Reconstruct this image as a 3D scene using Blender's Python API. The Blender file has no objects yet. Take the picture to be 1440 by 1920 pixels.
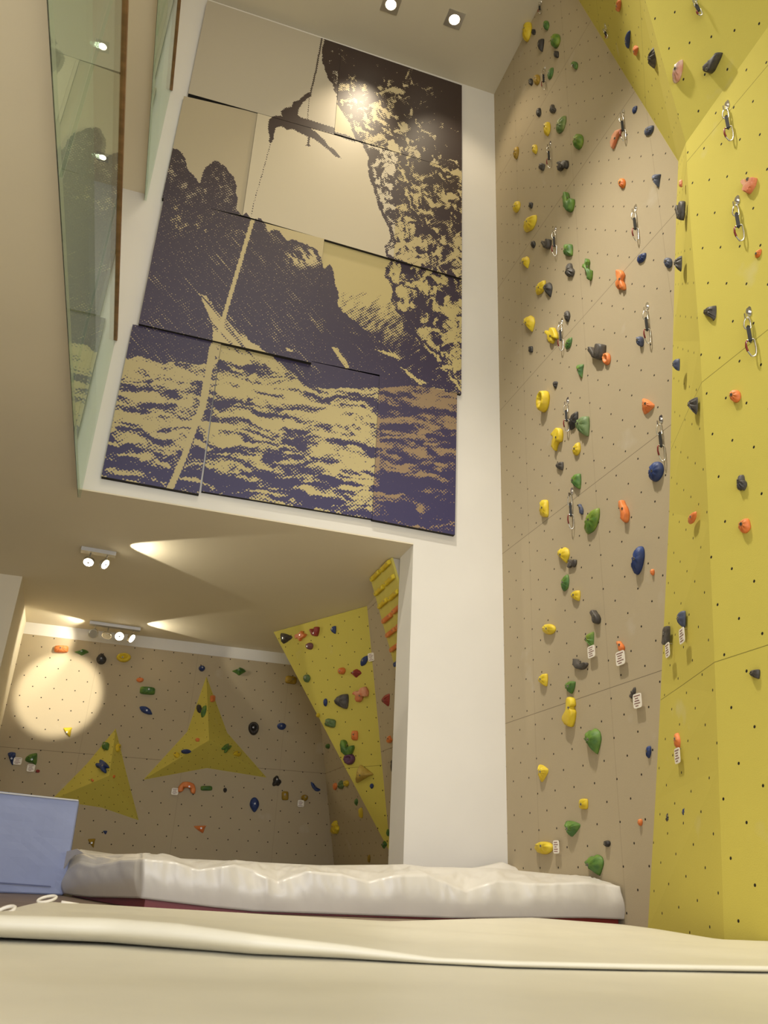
import bpy, math, random
import numpy as np
from mathutils import Vector, Matrix, noise as mnoise

# ---------------------------------------------------------------- camera
scn = bpy.context.scene
COL = scn.collection
CAM_H = 0.22
def _basis(yaw, pitch, roll):
    cy, sy = math.cos(yaw), math.sin(yaw); cp, sp = math.cos(pitch), math.sin(pitch); cr, sr = math.cos(roll), math.sin(roll)
    f = np.array([-sy*cp, cy*cp, sp]); r = np.array([cy, sy, 0.0]); u = np.cross(r, f)
    return cr*r+sr*u, -sr*r+cr*u, f
CR, CU, CF = _basis(-0.29395674, 0.42533265, 0.04867306)
FPX = 1501.54
CP = np.array([0.0, 0.0, CAM_H])
cam_data = bpy.data.cameras.new('camera')
cam = bpy.data.objects.new('camera', cam_data); COL.objects.link(cam)
cam.matrix_world = Matrix(((CR[0], CU[0], -CF[0], CP[0]), (CR[1], CU[1], -CF[1], CP[1]), (CR[2], CU[2], -CF[2], CP[2]), (0, 0, 0, 1)))
cam_data.sensor_fit = 'VERTICAL'; cam_data.sensor_height = 36.0; cam_data.lens = FPX/1920*36.0
cam_data.clip_start = 0.02; cam_data.clip_end = 100
cam_data.dof.use_dof = True; cam_data.dof.focus_distance = 6.5; cam_data.dof.aperture_fstop = 8.0
scn.camera = cam

# ---------------------------------------------------------------- world, light, exposure
scn.view_settings.view_transform = 'Standard'; scn.view_settings.look = 'None'
scn.view_settings.exposure = 0.12; scn.view_settings.gamma = 1.0; scn.view_settings.use_curve_mapping = False
w = bpy.data.worlds.new('World'); scn.world = w; w.use_nodes = True
w.node_tree.nodes['Background'].inputs[0].default_value = (1.0, 0.95, 0.86, 1)
w.node_tree.nodes['Background'].inputs[1].default_value = 0.70
def look_quat(d):
    return Vector(d).to_track_quat('-Z', 'Y').to_euler()
def area(name, loc, d, sx, sy, power, color):
    l = bpy.data.lights.new(name, 'AREA'); l.shape = 'RECTANGLE'; l.size = sx; l.size_y = sy; l.energy = power; l.color = color
    o = bpy.data.objects.new(name, l); COL.objects.link(o); o.location = loc; o.rotation_euler = look_quat(d); return o
def spot(name, loc, target, power, color, cone, blend=0.3, r=0.04):
    l = bpy.data.lights.new(name, 'SPOT'); l.energy = power; l.color = color; l.spot_size = math.radians(cone); l.spot_blend = blend; l.shadow_soft_size = r
    o = bpy.data.objects.new(name, l); COL.objects.link(o); o.location = loc
    o.rotation_euler = look_quat(Vector(target)-Vector(loc)); return o
WARM = (1.0, 0.84, 0.60)
DAY = (0.86, 0.90, 1.0)
area('window_daylight', (0.5, -3.9, 1.7), (0.02, 1, 0.08), 6.4, 2.6, 240, DAY)
area('upper_fill', (0.9, -3.9, 5.2), (0.0, 1, 0.02), 4.5, 3.0, 60, (1.0, 0.95, 0.86))  # unseen fill lamp added behind the camera to brighten the mural
area('hall_light', (0.9, 1.2, 9.15), (0.15, 0.25, -1), 2.2, 2.2, 130, (1.0, 0.90, 0.72))
spot('ceiling_spot_mural', (1.534, 5.768, 9.22), (1.2, 6.4, 6.9), 150, WARM, 62, 1.0, 0.05)
spot('ceiling_spot_wall', (2.28, 5.674, 9.22), (2.9, 6.0, 6.0), 70, WARM, 80, 0.8, 0.05)
spot('ceiling_spot_front', (0.3, 3.4, 9.2), (3.1, 4.6, 0.9), 1900, (1.0, 0.93, 0.80), 54, 1.0, 0.12)

# ---------------------------------------------------------------- geometry helpers
def ray(x, y): return (x-720)/FPX*CR-(y-960)/FPX*CU+CF
def on(n, c, x, y):
    n = np.array(n, float); d = ray(x, y); return CP+(c-n@CP)/(n@d)*d
def PX(c, x, y): return on((1, 0, 0), c, x, y)
def PY(c, x, y): return on((0, 1, 0), c, x, y)
def PZ(c, x, y): return on((0, 0, 1), c, x, y)
def proj(p):
    v = np.asarray(p)-CP; d = v@CF
    return np.stack([720+FPX*(v@CR)/d, 960-FPX*(v@CU)/d], -1)

def tag(o, label=None, cat=None, group=None, kind=None):
    if label: o['label'] = label
    if cat: o['category'] = cat
    if group: o['group'] = group
    if kind: o['kind'] = kind
    return o
def mk(name, verts, faces, mat, parent=None, smooth=False, uvs=None):
    me = bpy.data.meshes.new(name); me.from_pydata([tuple(map(float, v)) for v in verts], [], [tuple(f) for f in faces]); me.update()
    if not isinstance(mat, (list, tuple)): mat = [mat]
    for m in mat: me.materials.append(m)
    if smooth: me.polygons.foreach_set('use_smooth', [True]*len(me.polygons))
    if uvs is not None:
        uvl = me.uv_layers.new(name='UVMap')
        for li, l in enumerate(me.loops): uvl.data[li].uv = uvs[l.vertex_index]
    o = bpy.data.objects.new(name, me); COL.objects.link(o)
    if parent: o.parent = parent
    return o
def fixn(o):
    import bmesh
    bm = bmesh.new(); bm.from_mesh(o.data); bmesh.ops.recalc_face_normals(bm, faces=bm.faces); bm.to_mesh(o.data); bm.free(); return o
class MB:
    def __init__(s): s.v = []; s.f = []
    def add(s, v, f):
        b = len(s.v); s.v += [tuple(map(float, p)) for p in v]; s.f += [tuple(i+b for i in q) for q in f]; return s
    def box(s, lo, hi):
        (a, b, c), (d, e, g) = lo, hi
        return s.add([(a,b,c),(d,b,c),(d,e,c),(a,e,c),(a,b,g),(d,b,g),(d,e,g),(a,e,g)], [(0,3,2,1),(4,5,6,7),(0,1,5,4),(1,2,6,5),(2,3,7,6),(3,0,4,7)])
    def obox(s, c, ax, ay, az, hx, hy, hz):
        c = np.array(c, float); P = []
        for z in (-1, 1):
            for x, y in ((-1,-1),(1,-1),(1,1),(-1,1)): P.append(c+x*hx*np.array(ax)+y*hy*np.array(ay)+z*hz*np.array(az))
        return s.add(P, [(0,3,2,1),(4,5,6,7),(0,1,5,4),(1,2,6,5),(2,3,7,6),(3,0,4,7)])
    def prism(s, pts, n, t):           # pts: planar 3D polygon, extruded by n*t
        pts = [np.array(p, float) for p in pts]; k = len(pts); n = np.array(n, float)
        return s.add(pts+[p+n*t for p in pts], [tuple(range(k))[::-1], tuple(range(k, 2*k))]+[(i, (i+1) % k, k+(i+1) % k, k+i) for i in range(k)])
    def cyl(s, a, b, r1, r2=None, n=16, cap=True):
        a = np.array(a, float); b = np.array(b, float); r2 = r1 if r2 is None else r2
        d = (b-a)/np.linalg.norm(b-a); t = np.array([0, 0, 1.]) if abs(d[2]) < .9 else np.array([1., 0, 0])
        x = np.cross(d, t); x /= np.linalg.norm(x); y = np.cross(d, x)
        A = [a+r1*(math.cos(2*math.pi*i/n)*x+math.sin(2*math.pi*i/n)*y) for i in range(n)]
        B = [b+r2*(math.cos(2*math.pi*i/n)*x+math.sin(2*math.pi*i/n)*y) for i in range(n)]
        F = [(i, (i+1) % n, n+(i+1) % n, n+i) for i in range(n)]
        if cap: F += [tuple(range(n))[::-1], tuple(range(n, 2*n))]
        return s.add(A+B, F)
    def tube(s, pts, r, n=8, closed=False):
        pts = [np.array(p, float) for p in pts]; k = len(pts); V = []; up = None
        for i, p in enumerate(pts):
            a = pts[(i-1) % k] if closed or i > 0 else p; b = pts[(i+1) % k] if closed or i < k-1 else p
            d = b-a; d = d/(np.linalg.norm(d)+1e-9)
            if up is None:
                up = np.cross(d, (0.3, 0.5, 0.81)); up /= np.linalg.norm(up)
            up = up-d*(up@d); up /= np.linalg.norm(up); q = np.cross(d, up)
            rr = r[i] if isinstance(r, (list, tuple)) else r
            V += [p+rr*(math.cos(2*math.pi*j/n)*up+math.sin(2*math.pi*j/n)*q) for j in range(n)]
        F = []
        for i in range(k if closed else k-1):
            i2 = (i+1) % k
            F += [(i*n+j, i*n+(j+1) % n, i2*n+(j+1) % n, i2*n+j) for j in range(n)]
        if not closed: F += [tuple(range(n))[::-1], tuple(range((k-1)*n, k*n))]
        return s.add(V, F)
    def build(s, name, mat, parent=None, smooth=False):
        o = mk(name, s.v, s.f, mat, parent, smooth); return fixn(o)
def thing(name, loc, label, cat, group=None):
    o = bpy.data.objects.new(name, None); COL.objects.link(o); o.location = tuple(map(float, loc)); o.empty_display_size = .1
    return tag(o, label, cat, group)
def adopt(root):
    """children meshes are written in world coordinates; keep them there under the placed Empty"""
    bpy.context.view_layer.update()
    for c in root.children:
        c.matrix_parent_inverse = root.matrix_world.inverted()

# ---------------------------------------------------------------- materials
def srgb(r, g, b):
    f = lambda c: (c/255/12.92) if c/255 <= .04045 else ((c/255+.055)/1.055)**2.4
    return (f(r), f(g), f(b), 1)
def newmat(name):
    m = bpy.data.materials.new(name); m.use_nodes = True; nt = m.node_tree
    return m, nt, nt.nodes['Principled BSDF']
def N(nt, t, **kw):
    n = nt.nodes.new(t)
    for k, v in kw.items(): setattr(n, k, v)
    return n
def M(nt, op, a, b=None, c=None):
    n = N(nt, 'ShaderNodeMath', operation=op)
    for i, v in enumerate((a, b, c)):
        if v is None: continue
        if isinstance(v, (int, float)): n.inputs[i].default_value = v
        else: nt.links.new(v, n.inputs[i])
    return n.outputs[0]
def mixc(nt, f, a, b):
    n = N(nt, 'ShaderNodeMix', data_type='RGBA')
    for s, v in ((n.inputs[0], f), (n.inputs[6], a), (n.inputs[7], b)):
        if isinstance(v, (int, float, tuple)): s.default_value = v
        else: nt.links.new(v, s)
    return n.outputs[2]
def simple(name, col, rough=.6, metal=0.0, var=0.0, vscale=8.0, bump=0.0, bscale=60.0, col2=None, spec=.5, coat=0):
    m, nt, p = newmat(name)
    p.inputs['Roughness'].default_value = rough; p.inputs['Metallic'].default_value = metal; p.inputs['Specular IOR Level'].default_value = spec
    p.inputs['Coat Weight'].default_value = coat
    co = N(nt, 'ShaderNodeTexCoord').outputs['Object']
    if var > 0 or col2:
        ns = N(nt, 'ShaderNodeTexNoise'); ns.inputs['Scale'].default_value = vscale; ns.inputs['Detail'].default_value = 4; nt.links.new(co, ns.inputs['Vector'])
        c2 = col2 if col2 else tuple(c*(1-var) for c in col[:3])+(1,)
        r = N(nt, 'ShaderNodeMapRange'); r.inputs[1].default_value = .38; r.inputs[2].default_value = .62; nt.links.new(ns.outputs['Fac'], r.inputs[0])
        nt.links.new(mixc(nt, r.outputs[0], col, c2), p.inputs['Base Color'])
    else: p.inputs['Base Color'].default_value = col
    if bump > 0:
        nb = N(nt, 'ShaderNodeTexNoise'); nb.inputs['Scale'].default_value = bscale; nb.inputs['Detail'].default_value = 3; nt.links.new(co, nb.inputs['Vector'])
        b = N(nt, 'ShaderNodeBump'); b.inputs['Strength'].default_value = bump; b.inputs['Distance'].default_value = .003
        nt.links.new(nb.outputs['Fac'], b.inputs['Height']); nt.links.new(b.outputs[0], p.inputs['Normal'])
    return m
def emit(name, col, s):
    m, nt, p = newmat(name); p.inputs['Emission Color'].default_value = col; p.inputs['Emission Strength'].default_value = s; p.inputs['Base Color'].default_value = (.9, .9, .85, 1); return m
def wallmat(name, col, pu=.1365, pv=.1311, ou=6.130, ov=.842, skew=0.0133, su=1.092, sou=4.77, sv=1.573, sov=1.457, dirt=(.9, .9, .86), hole=.0075, seam=.0022):
    """textured climbing panel: staggered bolt holes and panel joints, laid out in metres on the UV map"""
    m, nt, p = newmat(name)
    uv = N(nt, 'ShaderNodeUVMap').outputs[0]; sp = N(nt, 'ShaderNodeSeparateXYZ'); nt.links.new(uv, sp.inputs[0])
    U = sp.outputs[0]; V = M(nt, 'ADD', sp.outputs[1], M(nt, 'MULTIPLY', M(nt, 'SUBTRACT', U, ou), skew))
    a = M(nt, 'DIVIDE', M(nt, 'SUBTRACT', U, ou), pu); b = M(nt, 'DIVIDE', M(nt, 'SUBTRACT', V, ov), pv)
    s = M(nt, 'MULTIPLY', M(nt, 'ADD', a, b), .5); t = M(nt, 'MULTIPLY', M(nt, 'SUBTRACT', a, b), .5)
    ds = M(nt, 'SUBTRACT', s, M(nt, 'ROUND', s)); dt = M(nt, 'SUBTRACT', t, M(nt, 'ROUND', t))
    du = M(nt, 'MULTIPLY', M(nt, 'ADD', ds, dt), pu); dv = M(nt, 'MULTIPLY', M(nt, 'SUBTRACT', ds, dt), pv)
    dist = M(nt, 'SQRT', M(nt, 'ADD', M(nt, 'MULTIPLY', du, du), M(nt, 'MULTIPLY', dv, dv)))
    holem = M(nt, 'LESS_THAN', dist, hole)
    def seamf(x, per, off):
        k = M(nt, 'DIVIDE', M(nt, 'SUBTRACT', x, off), per)
        return M(nt, 'LESS_THAN', M(nt, 'ABSOLUTE', M(nt, 'MULTIPLY', M(nt, 'SUBTRACT', k, M(nt, 'ROUND', k)), per)), seam)
    sm = seamf(sp.outputs[1], sv, sov); sm2 = M(nt, 'MULTIPLY', seamf(U, su, sou), .35)
    co = N(nt, 'ShaderNodeTexCoord').outputs['Object']
    n1 = N(nt, 'ShaderNodeTexNoise'); n1.inputs['Scale'].default_value = 1.3; n1.inputs['Detail'].default_value = 5; nt.links.new(co, n1.inputs['Vector'])
    n2 = N(nt, 'ShaderNodeTexNoise'); n2.inputs['Scale'].default_value = 160; n2.inputs['Detail'].default_value = 2; nt.links.new(co, n2.inputs['Vector'])
    n3 = N(nt, 'ShaderNodeTexNoise'); n3.inputs['Scale'].default_value = 3.1; n3.inputs['Detail'].default_value = 3; nt.links.new(co, n3.inputs['Vector'])
    r1 = N(nt, 'ShaderNodeMapRange'); r1.inputs[1].default_value = .35; r1.inputs[2].default_value = .7; r1.inputs[3].default_value = 0; r1.inputs[4].default_value = .12; nt.links.new(n1.outputs['Fac'], r1.inputs[0])
    r3 = N(nt, 'ShaderNodeMapRange'); r3.inputs[1].default_value = .68; r3.inputs[2].default_value = .8; r3.inputs[3].default_value = 0; r3.inputs[4].default_value = .22; nt.links.new(n3.outputs['Fac'], r3.inputs[0])
    c = mixc(nt, r1.outputs[0], col, tuple(x*.72 for x in col[:3])+(1,))
    c = mixc(nt, M(nt, 'MULTIPLY', n2.outputs['Fac'], .12), c, tuple(x*.5 for x in col[:3])+(1,))
    c = mixc(nt, r3.outputs[0], c, (.62, .60, .55, 1))
    c = mixc(nt, M(nt, 'MULTIPLY', M(nt, 'MAXIMUM', sm, sm2), .75), c, tuple(x*.2 for x in col[:3])+(1,))
    c = mixc(nt, holem, c, (.018, .014, .010, 1))
    nt.links.new(c, p.inputs['Base Color']); p.inputs['Roughness'].default_value = .82; p.inputs['Specular IOR Level'].default_value = .25
    b = N(nt, 'ShaderNodeBump'); b.inputs['Strength'].default_value = .35; b.inputs['Distance'].default_value = .0015
    nt.links.new(n2.outputs['Fac'], b.inputs['Height']); nt.links.new(b.outputs[0], p.inputs['Normal'])
    return m
GREY = srgb(181, 166, 138); YEL = srgb(206, 192, 90)
MAT = {}
MAT['grey_wall'] = wallmat('grey_climbing_panel', GREY)
MAT['grey_back'] = wallmat('grey_alcove_panel', GREY, pu=.1255, pv=.1255, ou=-1.166, ov=2.168, skew=0, su=1.255, sou=-.47, sv=1.506, sov=1.42)
MAT['yellow_wall'] = wallmat('yellow_climbing_panel', YEL, ou=3.247, ov=.515, skew=.145, su=50, sou=30, sv=1.573, sov=1.28)
MAT['yellow_small'] = wallmat('yellow_volume_panel', YEL, pu=.085, pv=.085, ou=0.04, ov=.03, skew=0, su=50, sou=30, sv=50, sov=30, hole=.006)
MAT['white'] = simple('white_paint', srgb(226, 222, 214), .7, var=.03, vscale=1.5, bump=.1, bscale=200)
MAT['ceil'] = simple('ceiling_paint', srgb(214, 205, 184), .8, var=.03, vscale=1, bump=.1, bscale=200)
MAT['beige'] = simple('beige_soffit_paint', srgb(228, 217, 192), .8, var=.03, vscale=1, bump=.1, bscale=150)
MAT['wood'] = simple('handrail_wood', srgb(150, 112, 72), .45, var=.3, vscale=14)
MAT['floorwood'] = simple('brown_floor', srgb(128, 108, 88), .5, var=.25, vscale=6)
MAT['steel'] = simple('polished_steel', (.72, .70, .66, 1), .22, metal=1)
MAT['satin'] = simple('satin_aluminium', (.55, .54, .51, 1), .4, metal=1)
MAT['black'] = simple('black_webbing', srgb(28, 27, 26), .7)
MAT['redpaint'] = simple('dark_red_anodised', srgb(120, 32, 28), .35, metal=.3)
MAT['vinyl'] = simple('cream_vinyl', srgb(228, 222, 202), .42, var=.05, vscale=3, bump=.25, bscale=22)
MAT['vinylw'] = simple('white_vinyl', srgb(214, 209, 200), .33, var=.04, vscale=3, bump=.35, bscale=14)
MAT['red'] = simple('red_vinyl', srgb(120, 28, 24), .45)
MAT['blue'] = simple('pale_blue_vinyl', srgb(150, 160, 196), .6, var=.05, vscale=5, bump=.3, bscale=10)
MAT['dark'] = simple('dark_gap', srgb(30, 26, 22), .8)
MAT['card'] = simple('white_card', srgb(235, 228, 215), .5)
MAT['cardink'] = simple('card_print', srgb(120, 70, 66), .6)
MAT['bolt'] = simple('bolt_steel', (.35, .34, .32, 1), .35, metal=1)
def glassmat():
    m, nt, p = newmat('green_glass'); nt.nodes.remove(p); out = nt.nodes['Material Output']
    tr = N(nt, 'ShaderNodeBsdfTransparent'); tr.inputs[0].default_value = (.925, .965, .945, 1)
    gl = N(nt, 'ShaderNodeBsdfGlossy'); gl.inputs['Roughness'].default_value = .01; gl.inputs[0].default_value = (.86, .96, .90, 1)
    lw = N(nt, 'ShaderNodeLayerWeight'); lw.inputs[0].default_value = .5; fr_ = M(nt, 'ADD', M(nt, 'MULTIPLY', M(nt, 'POWER', lw.outputs['Facing'], 3.6), .60), .05); mx = N(nt, 'ShaderNodeMixShader')
    nt.links.new(fr_, mx.inputs[0]); nt.links.new(tr.outputs[0], mx.inputs[1]); nt.links.new(gl.outputs[0], mx.inputs[2]); nt.links.new(mx.outputs[0], out.inputs[0])
    return m
MAT['glass'] = glassmat()
MAT['lampglow'] = emit('lit_lamp', (1, .90, .70, 1), 14)
MAT['lampdim'] = emit('lamp_glow_dim', (1, .92, .75, 1), 5)
HC = {'yellow': (srgb(220, 196, 48), srgb(208, 178, 36)), 'green': (srgb(104, 138, 50), srgb(62, 102, 46)), 'lime': (srgb(128, 146, 46), srgb(78, 116, 40)),
      'pale_green': (srgb(140, 150, 84), srgb(84, 112, 58)), 'black': (srgb(54, 49, 46), srgb(42, 38, 36)), 'grey': (srgb(92, 87, 82), srgb(60, 56, 54)),
      'orange': (srgb(226, 140, 76), srgb(214, 116, 54)), 'blue': (srgb(44, 66, 122), srgb(34, 50, 98)), 'slate': (srgb(88, 96, 120), srgb(66, 72, 96)),
      'pink': (srgb(218, 162, 126), srgb(204, 118, 76)), 'white': (srgb(224, 210, 200), srgb(196, 140, 116)), 'red': (srgb(160, 62, 48), srgb(132, 44, 38)),
      'mauve': (srgb(140, 92, 96), srgb(112, 70, 78)), 'tan': (srgb(196, 168, 84), srgb(176, 146, 66)), 'purple': (srgb(104, 62, 92), srgb(88, 50, 76)), 'sage': (srgb(112, 132, 84), srgb(84, 108, 64)),
      'charcoal': (srgb(82, 76, 70), srgb(60, 55, 50)), 'mustard': (srgb(176, 142, 36), srgb(150, 120, 30)), 'amber': (srgb(222, 140, 40), srgb(206, 106, 34))}
for k, (a, b) in HC.items(): MAT['h_'+k] = simple('hold_resin_'+k, a, .55, col2=b, vscale=9, bump=.3, bscale=120)
# ================================================================ the room
D = 6.4; Z1 = 2.977; ZC = 9.28; XG = 3.123; XM = 2.8; YB = 10.886; XL = -0.655; Z2 = 6.209
def struct(o): return tag(o, kind='structure')
struct(MB().box((-3.2, -4.5, -.12), (3.3, 11.1, 0)).build('floor', MAT['floorwood']))
b = MB(); b.box((-3.2, D, Z1+.012), (3.3, D+.373, ZC+.2)); b.box((2.232, D, 0), (3.3, D+.373, Z1+.012))
struct(b.build('wall_back', MAT['white']))
struct(MB().box((-3.2, -1.0, ZC), (3.3, D, ZC+.15)).build('ceiling', MAT['ceil']))
b = MB(); b.box((-3.2, -2.0, Z1), (XL-.012, D, Z1+.33)); b.box((-3.2, D, Z1), (2.231, D+.374, Z1+.0115)); b.box((-3.2, D+.374, Z1), (3.3, 11.1, Z1+.33))
struct(b.build('ceiling', MAT['beige']))
struct(MB().box((-1.5, -2.0, Z2), (XL-.012, D, Z2+.33)).build('ceiling', MAT['beige']))
struct(MB().box((-1.5, -2.0, Z1+.331), (-1.165, D, Z2-.001)).build('wall_left', MAT['white']))
struct(MB().box((-1.5, -2.0, Z2+.331), (-1.165, D, ZC-.001)).build('wall_left', MAT['white']))
struct(MB().box((-3.35, -4.5, 0), (-3.2, 11.1, Z1+.3)).build('wall_left', MAT['white']))
struct(MB().box((-3.2, YB+.04, 0), (3.3, 11.1, Z1)).build('wall_back', MAT['white']))
b = MB().prism([(-3.2, 9.0, 0), (-1.31, 9.0, 0), (-1.42, YB+.04, 0), (-3.2, YB+.04, 0)], (0, 0, 1), Z1)
struct(b.build('wall_left', MAT['beige']))

PL = {}     # named climbing planes: (normal, constant, room side normal, up, right)
def plane(name, p, n):
    n = np.array(n, float); n /= np.linalg.norm(n); p = np.array(p, float)
    if (CP-p)@n < 0: n = -n
    up = np.array([0, 0, 1.])-n*n[2]; up /= np.linalg.norm(up); rt = np.cross(up, n)
    PL[name] = (n, float(n@p), up, rt)
def plane3(name, a, b, c): plane(name, a, np.cross(np.array(b)-a, np.array(c)-a))
plane('g', (XG, 0, 0), (1, 0, 0)); plane('m', (XM, 0, 0), (1, 0, 0)); plane('b', (0, YB, 0), (0, 1, 0))

struct(MB().box((-2.0, 6.9, .0005), (2.75, YB-.01, .02)).build('floor', MAT['vinyl']))  # unseen cream mat, added to bounce light onto the alcove ceiling
# grey climbing wall on the right
o = mk('wall_right', [(XG, -1.0, 0), (XG, D, 0), (XG, D, ZC), (XG, -1.0, ZC), (XG+.16, -1.0, 0), (XG+.16, D, 0), (XG+.16, D, ZC), (XG+.16, -1.0, ZC)],
       [(0, 3, 2, 1), (4, 5, 6, 7), (0, 1, 5, 4), (1, 2, 6, 5), (2, 3, 7, 6), (3, 0, 4, 7)], MAT['grey_wall'],
       uvs=[(-1, 0), (D, 0), (D, ZC), (-1, ZC)]*2)
struct(o)
# grey climbing panel on the alcove back wall
o = mk('wall_back', [(-1.42, YB, 0), (2.95, YB, 0), (2.95, YB, 2.815), (-1.42, YB, 2.815), (-1.42, YB+.039, 0), (2.95, YB+.039, 0), (2.95, YB+.039, 2.815), (-1.42, YB+.039, 2.815)],
       [(0, 1, 2, 3), (7, 6, 5, 4), (0, 4, 5, 1), (1, 5, 6, 2), (2, 6, 7, 3), (3, 7, 4, 0)], MAT['grey_back'],
       uvs=[(-1.42, 0), (2.95, 0), (2.95, 2.815), (-1.42, 2.815)]*2)
struct(o)
# leaning grey climbing wall on the right of the alcove
def xr(z): return 2.853-.18*(z-.33)
P4 = [(xr(0), D+.373, 0), (xr(0), YB, 0), (xr(Z1), YB, Z1), (xr(Z1), D+.373, Z1)]
o = mk('wall_right', P4+[(3.3, D+.373, 0), (3.3, YB, 0), (3.3, YB, Z1), (3.3, D+.373, Z1)],
       [(0, 3, 2, 1), (4, 5, 6, 7), (0, 1, 5, 4), (1, 2, 6, 5), (2, 3, 7, 6), (3, 0, 4, 7)], MAT['grey_back'],
       uvs=[(p[1], p[2]) for p in P4]*2)
struct(o)
plane('ar', P4[0], (1, 0, .18))

# ---------------------------------------------------------------- yellow volumes on the right wall
def faceted(name, polys, uvs, mat, label, cat, parent=None, sharp=True, group=None):
    V = []; F = []; U = []
    for p, q in zip(polys, uvs):
        b0 = len(V); V += [tuple(map(float, x)) for x in p]; U += q; F.append(tuple(range(b0, b0+len(p))))
    o = mk(name, V, F, mat, parent, uvs=U)
    return tag(o, label, cat, group)
bord = [PX(XG, *p) for p in ((1215, 1740), (1229, 1500), (1240, 1280), (1255, 960), (1262, 640), (1268, 400), (1272, 303))]
bord[0] = bord[0]+(bord[0]-bord[1])*.01; bord[0][2] = 0
crs = [PX(XM, *p) for p in ((1356, 1752), (1347, 1441), (1342, 1300), (1329, 980), (1312, 640), (1292, 383), (1286, 268))]
crs[0][2] = 0
A = crs[-1]; B = PX(XM, 1440, 50); Bx = A+(B-A)*3.2
polys = []; uvs = []
for i in range(6):
    q = [bord[i], crs[i], crs[i+1], bord[i+1]]; polys.append(q)
    uvs.append([(p[1] if k in (1, 2) else crs[i if k == 0 else i+1][1]+math.hypot(p[1]-crs[i if k == 0 else i+1][1], .323), p[2]) for k, p in enumerate(q)])
near = [np.array([XM, Bx[1], 0]), Bx]
q = [crs[0]]+near+crs[:0:-1]; polys.append(q); uvs.append([(p[1], p[2]) for p in q])
q = [near[0], np.array([XG, Bx[1], 0]), np.array([XG, Bx[1], Bx[2]]), Bx]; polys.append(q); uvs.append([(p[0], p[2]) for p in q])
q = [bord[-1], A, Bx, np.array([XG, Bx[1], Bx[2]])]; polys.append(q); uvs.append([(p[0], p[1]) for p in q])
q = [np.array([XG-.001, Bx[1], 0])]+[b_+np.array([-.001, 0, 0]) for b_ in bord]+[np.array([XG-.001, Bx[1], Bx[2]])]; polys.append(q); uvs.append([(9.9, 9.9)]*len(q))
struct(faceted('wall_right', polys, uvs, MAT['yellow_wall'], None, None))
plane3('f', (bord[2]+bord[1])/2, crs[2], crs[5])
nF2 = np.array([.951, .042, .306]); nF2 /= np.linalg.norm(nF2)
Q = on(nF2, nF2@A, 1210, 0); G0 = bord[-1]; G1 = PX(XG, 1085, 0)
Qx = A+(Q-A)*1.7; Bq = Bx+(Qx-A); Gx = G1+(G1-G0)*.25
nB = (XG, Bx[1], Bx[2]); nT = (XG, Bq[1], Gx[2])
def uvp(pts, o0, ux, uy): return [(float((np.array(p)-o0)@ux), float((np.array(p)-o0)@uy)) for p in pts]
plane('F2', A, nF2); plane3('F1', G0, Qx, Gx)
polys = [[A, Bx, Bq, Qx], [G0, A, Qx], [G0, Qx, Gx], [Qx, Bq, nT, Gx], [Bx, nB, nT, Bq], [np.array(G0)-[.001, 0, 0], np.array(Gx)-[.001, 0, 0], np.array(nT)-[.001, 0, 0], np.array(nB)-[.001, 0, 0]]]
def un(v): v = np.array(v, float); return v/np.linalg.norm(v)
uvs = []
for p, k in zip(polys, ('F2', 'F1', 'F1', 'F1', 'F1', 'F1')):
    n_, c_, up_, rt_ = PL[k]; uvs.append(uvp(p, A, -rt_, up_))
struct(faceted('wall_right', polys, uvs, MAT['yellow_wall'], None, None))

# ---------------------------------------------------------------- alcove volumes
def star(tips, mids, peak, label, name='climbing_volume'):
    T = [PY(YB, *p) for p in tips]; K = [PY(YB, *p) for p in mids]; n = np.array([0, -1., 0])
    # peak: on the ray, pushed out of the wall
    Pk = on((0, 1, 0), YB-peak[2], peak[0], peak[1])
    ring = [T[0], K[0], T[1], K[1], T[2], K[2]]
    polys = []; uvs = []
    for i in range(6):
        a, b = ring[i], ring[(i+1) % 6]; p = [a, b, Pk]; polys.append(p)
        ux = un(b-a); nn = un(np.cross(b-a, Pk-a)); uy = np.cross(nn, ux); uvs.append(uvp(p, a, ux, uy))
    polys.append(ring[::-1]); uvs.append([(p[0], p[2]) for p in ring[::-1]])
    o = faceted(name, polys, uvs, MAT['yellow_small'], label, 'climbing volume'); fixn(o)
    return ring, Pk
r1, pk1 = star([(217, 1366), (96, 1500), (260, 1538)], [(163, 1432), (190, 1514), (236, 1446)], (205, 1454, .42),
               'yellow three-pointed star volume on the alcove wall, lower left beside the blue mat')
r2, pk2 = star([(387, 1268), (269, 1462), (500, 1458)], [(351, 1372), (388, 1440), (426, 1374)], (392, 1388, .45),
               'yellow three-pointed star volume in the middle of the alcove back wall')
# faces: ring order T0,K0(left),T1(left tip),K1(bottom),T2(right tip),K2(right)
plane3('v1l', r1[0], r1[2], pk1); plane3('v1r', r1[0], r1[4], pk1)
plane3('v2ul', r2[0], r2[1], pk2); plane3('v2ll', r2[1], r2[2], pk2); plane3('v2ur', r2[0], r2[5], pk2); plane3('v2lr', r2[5], r2[4], pk2)

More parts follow.
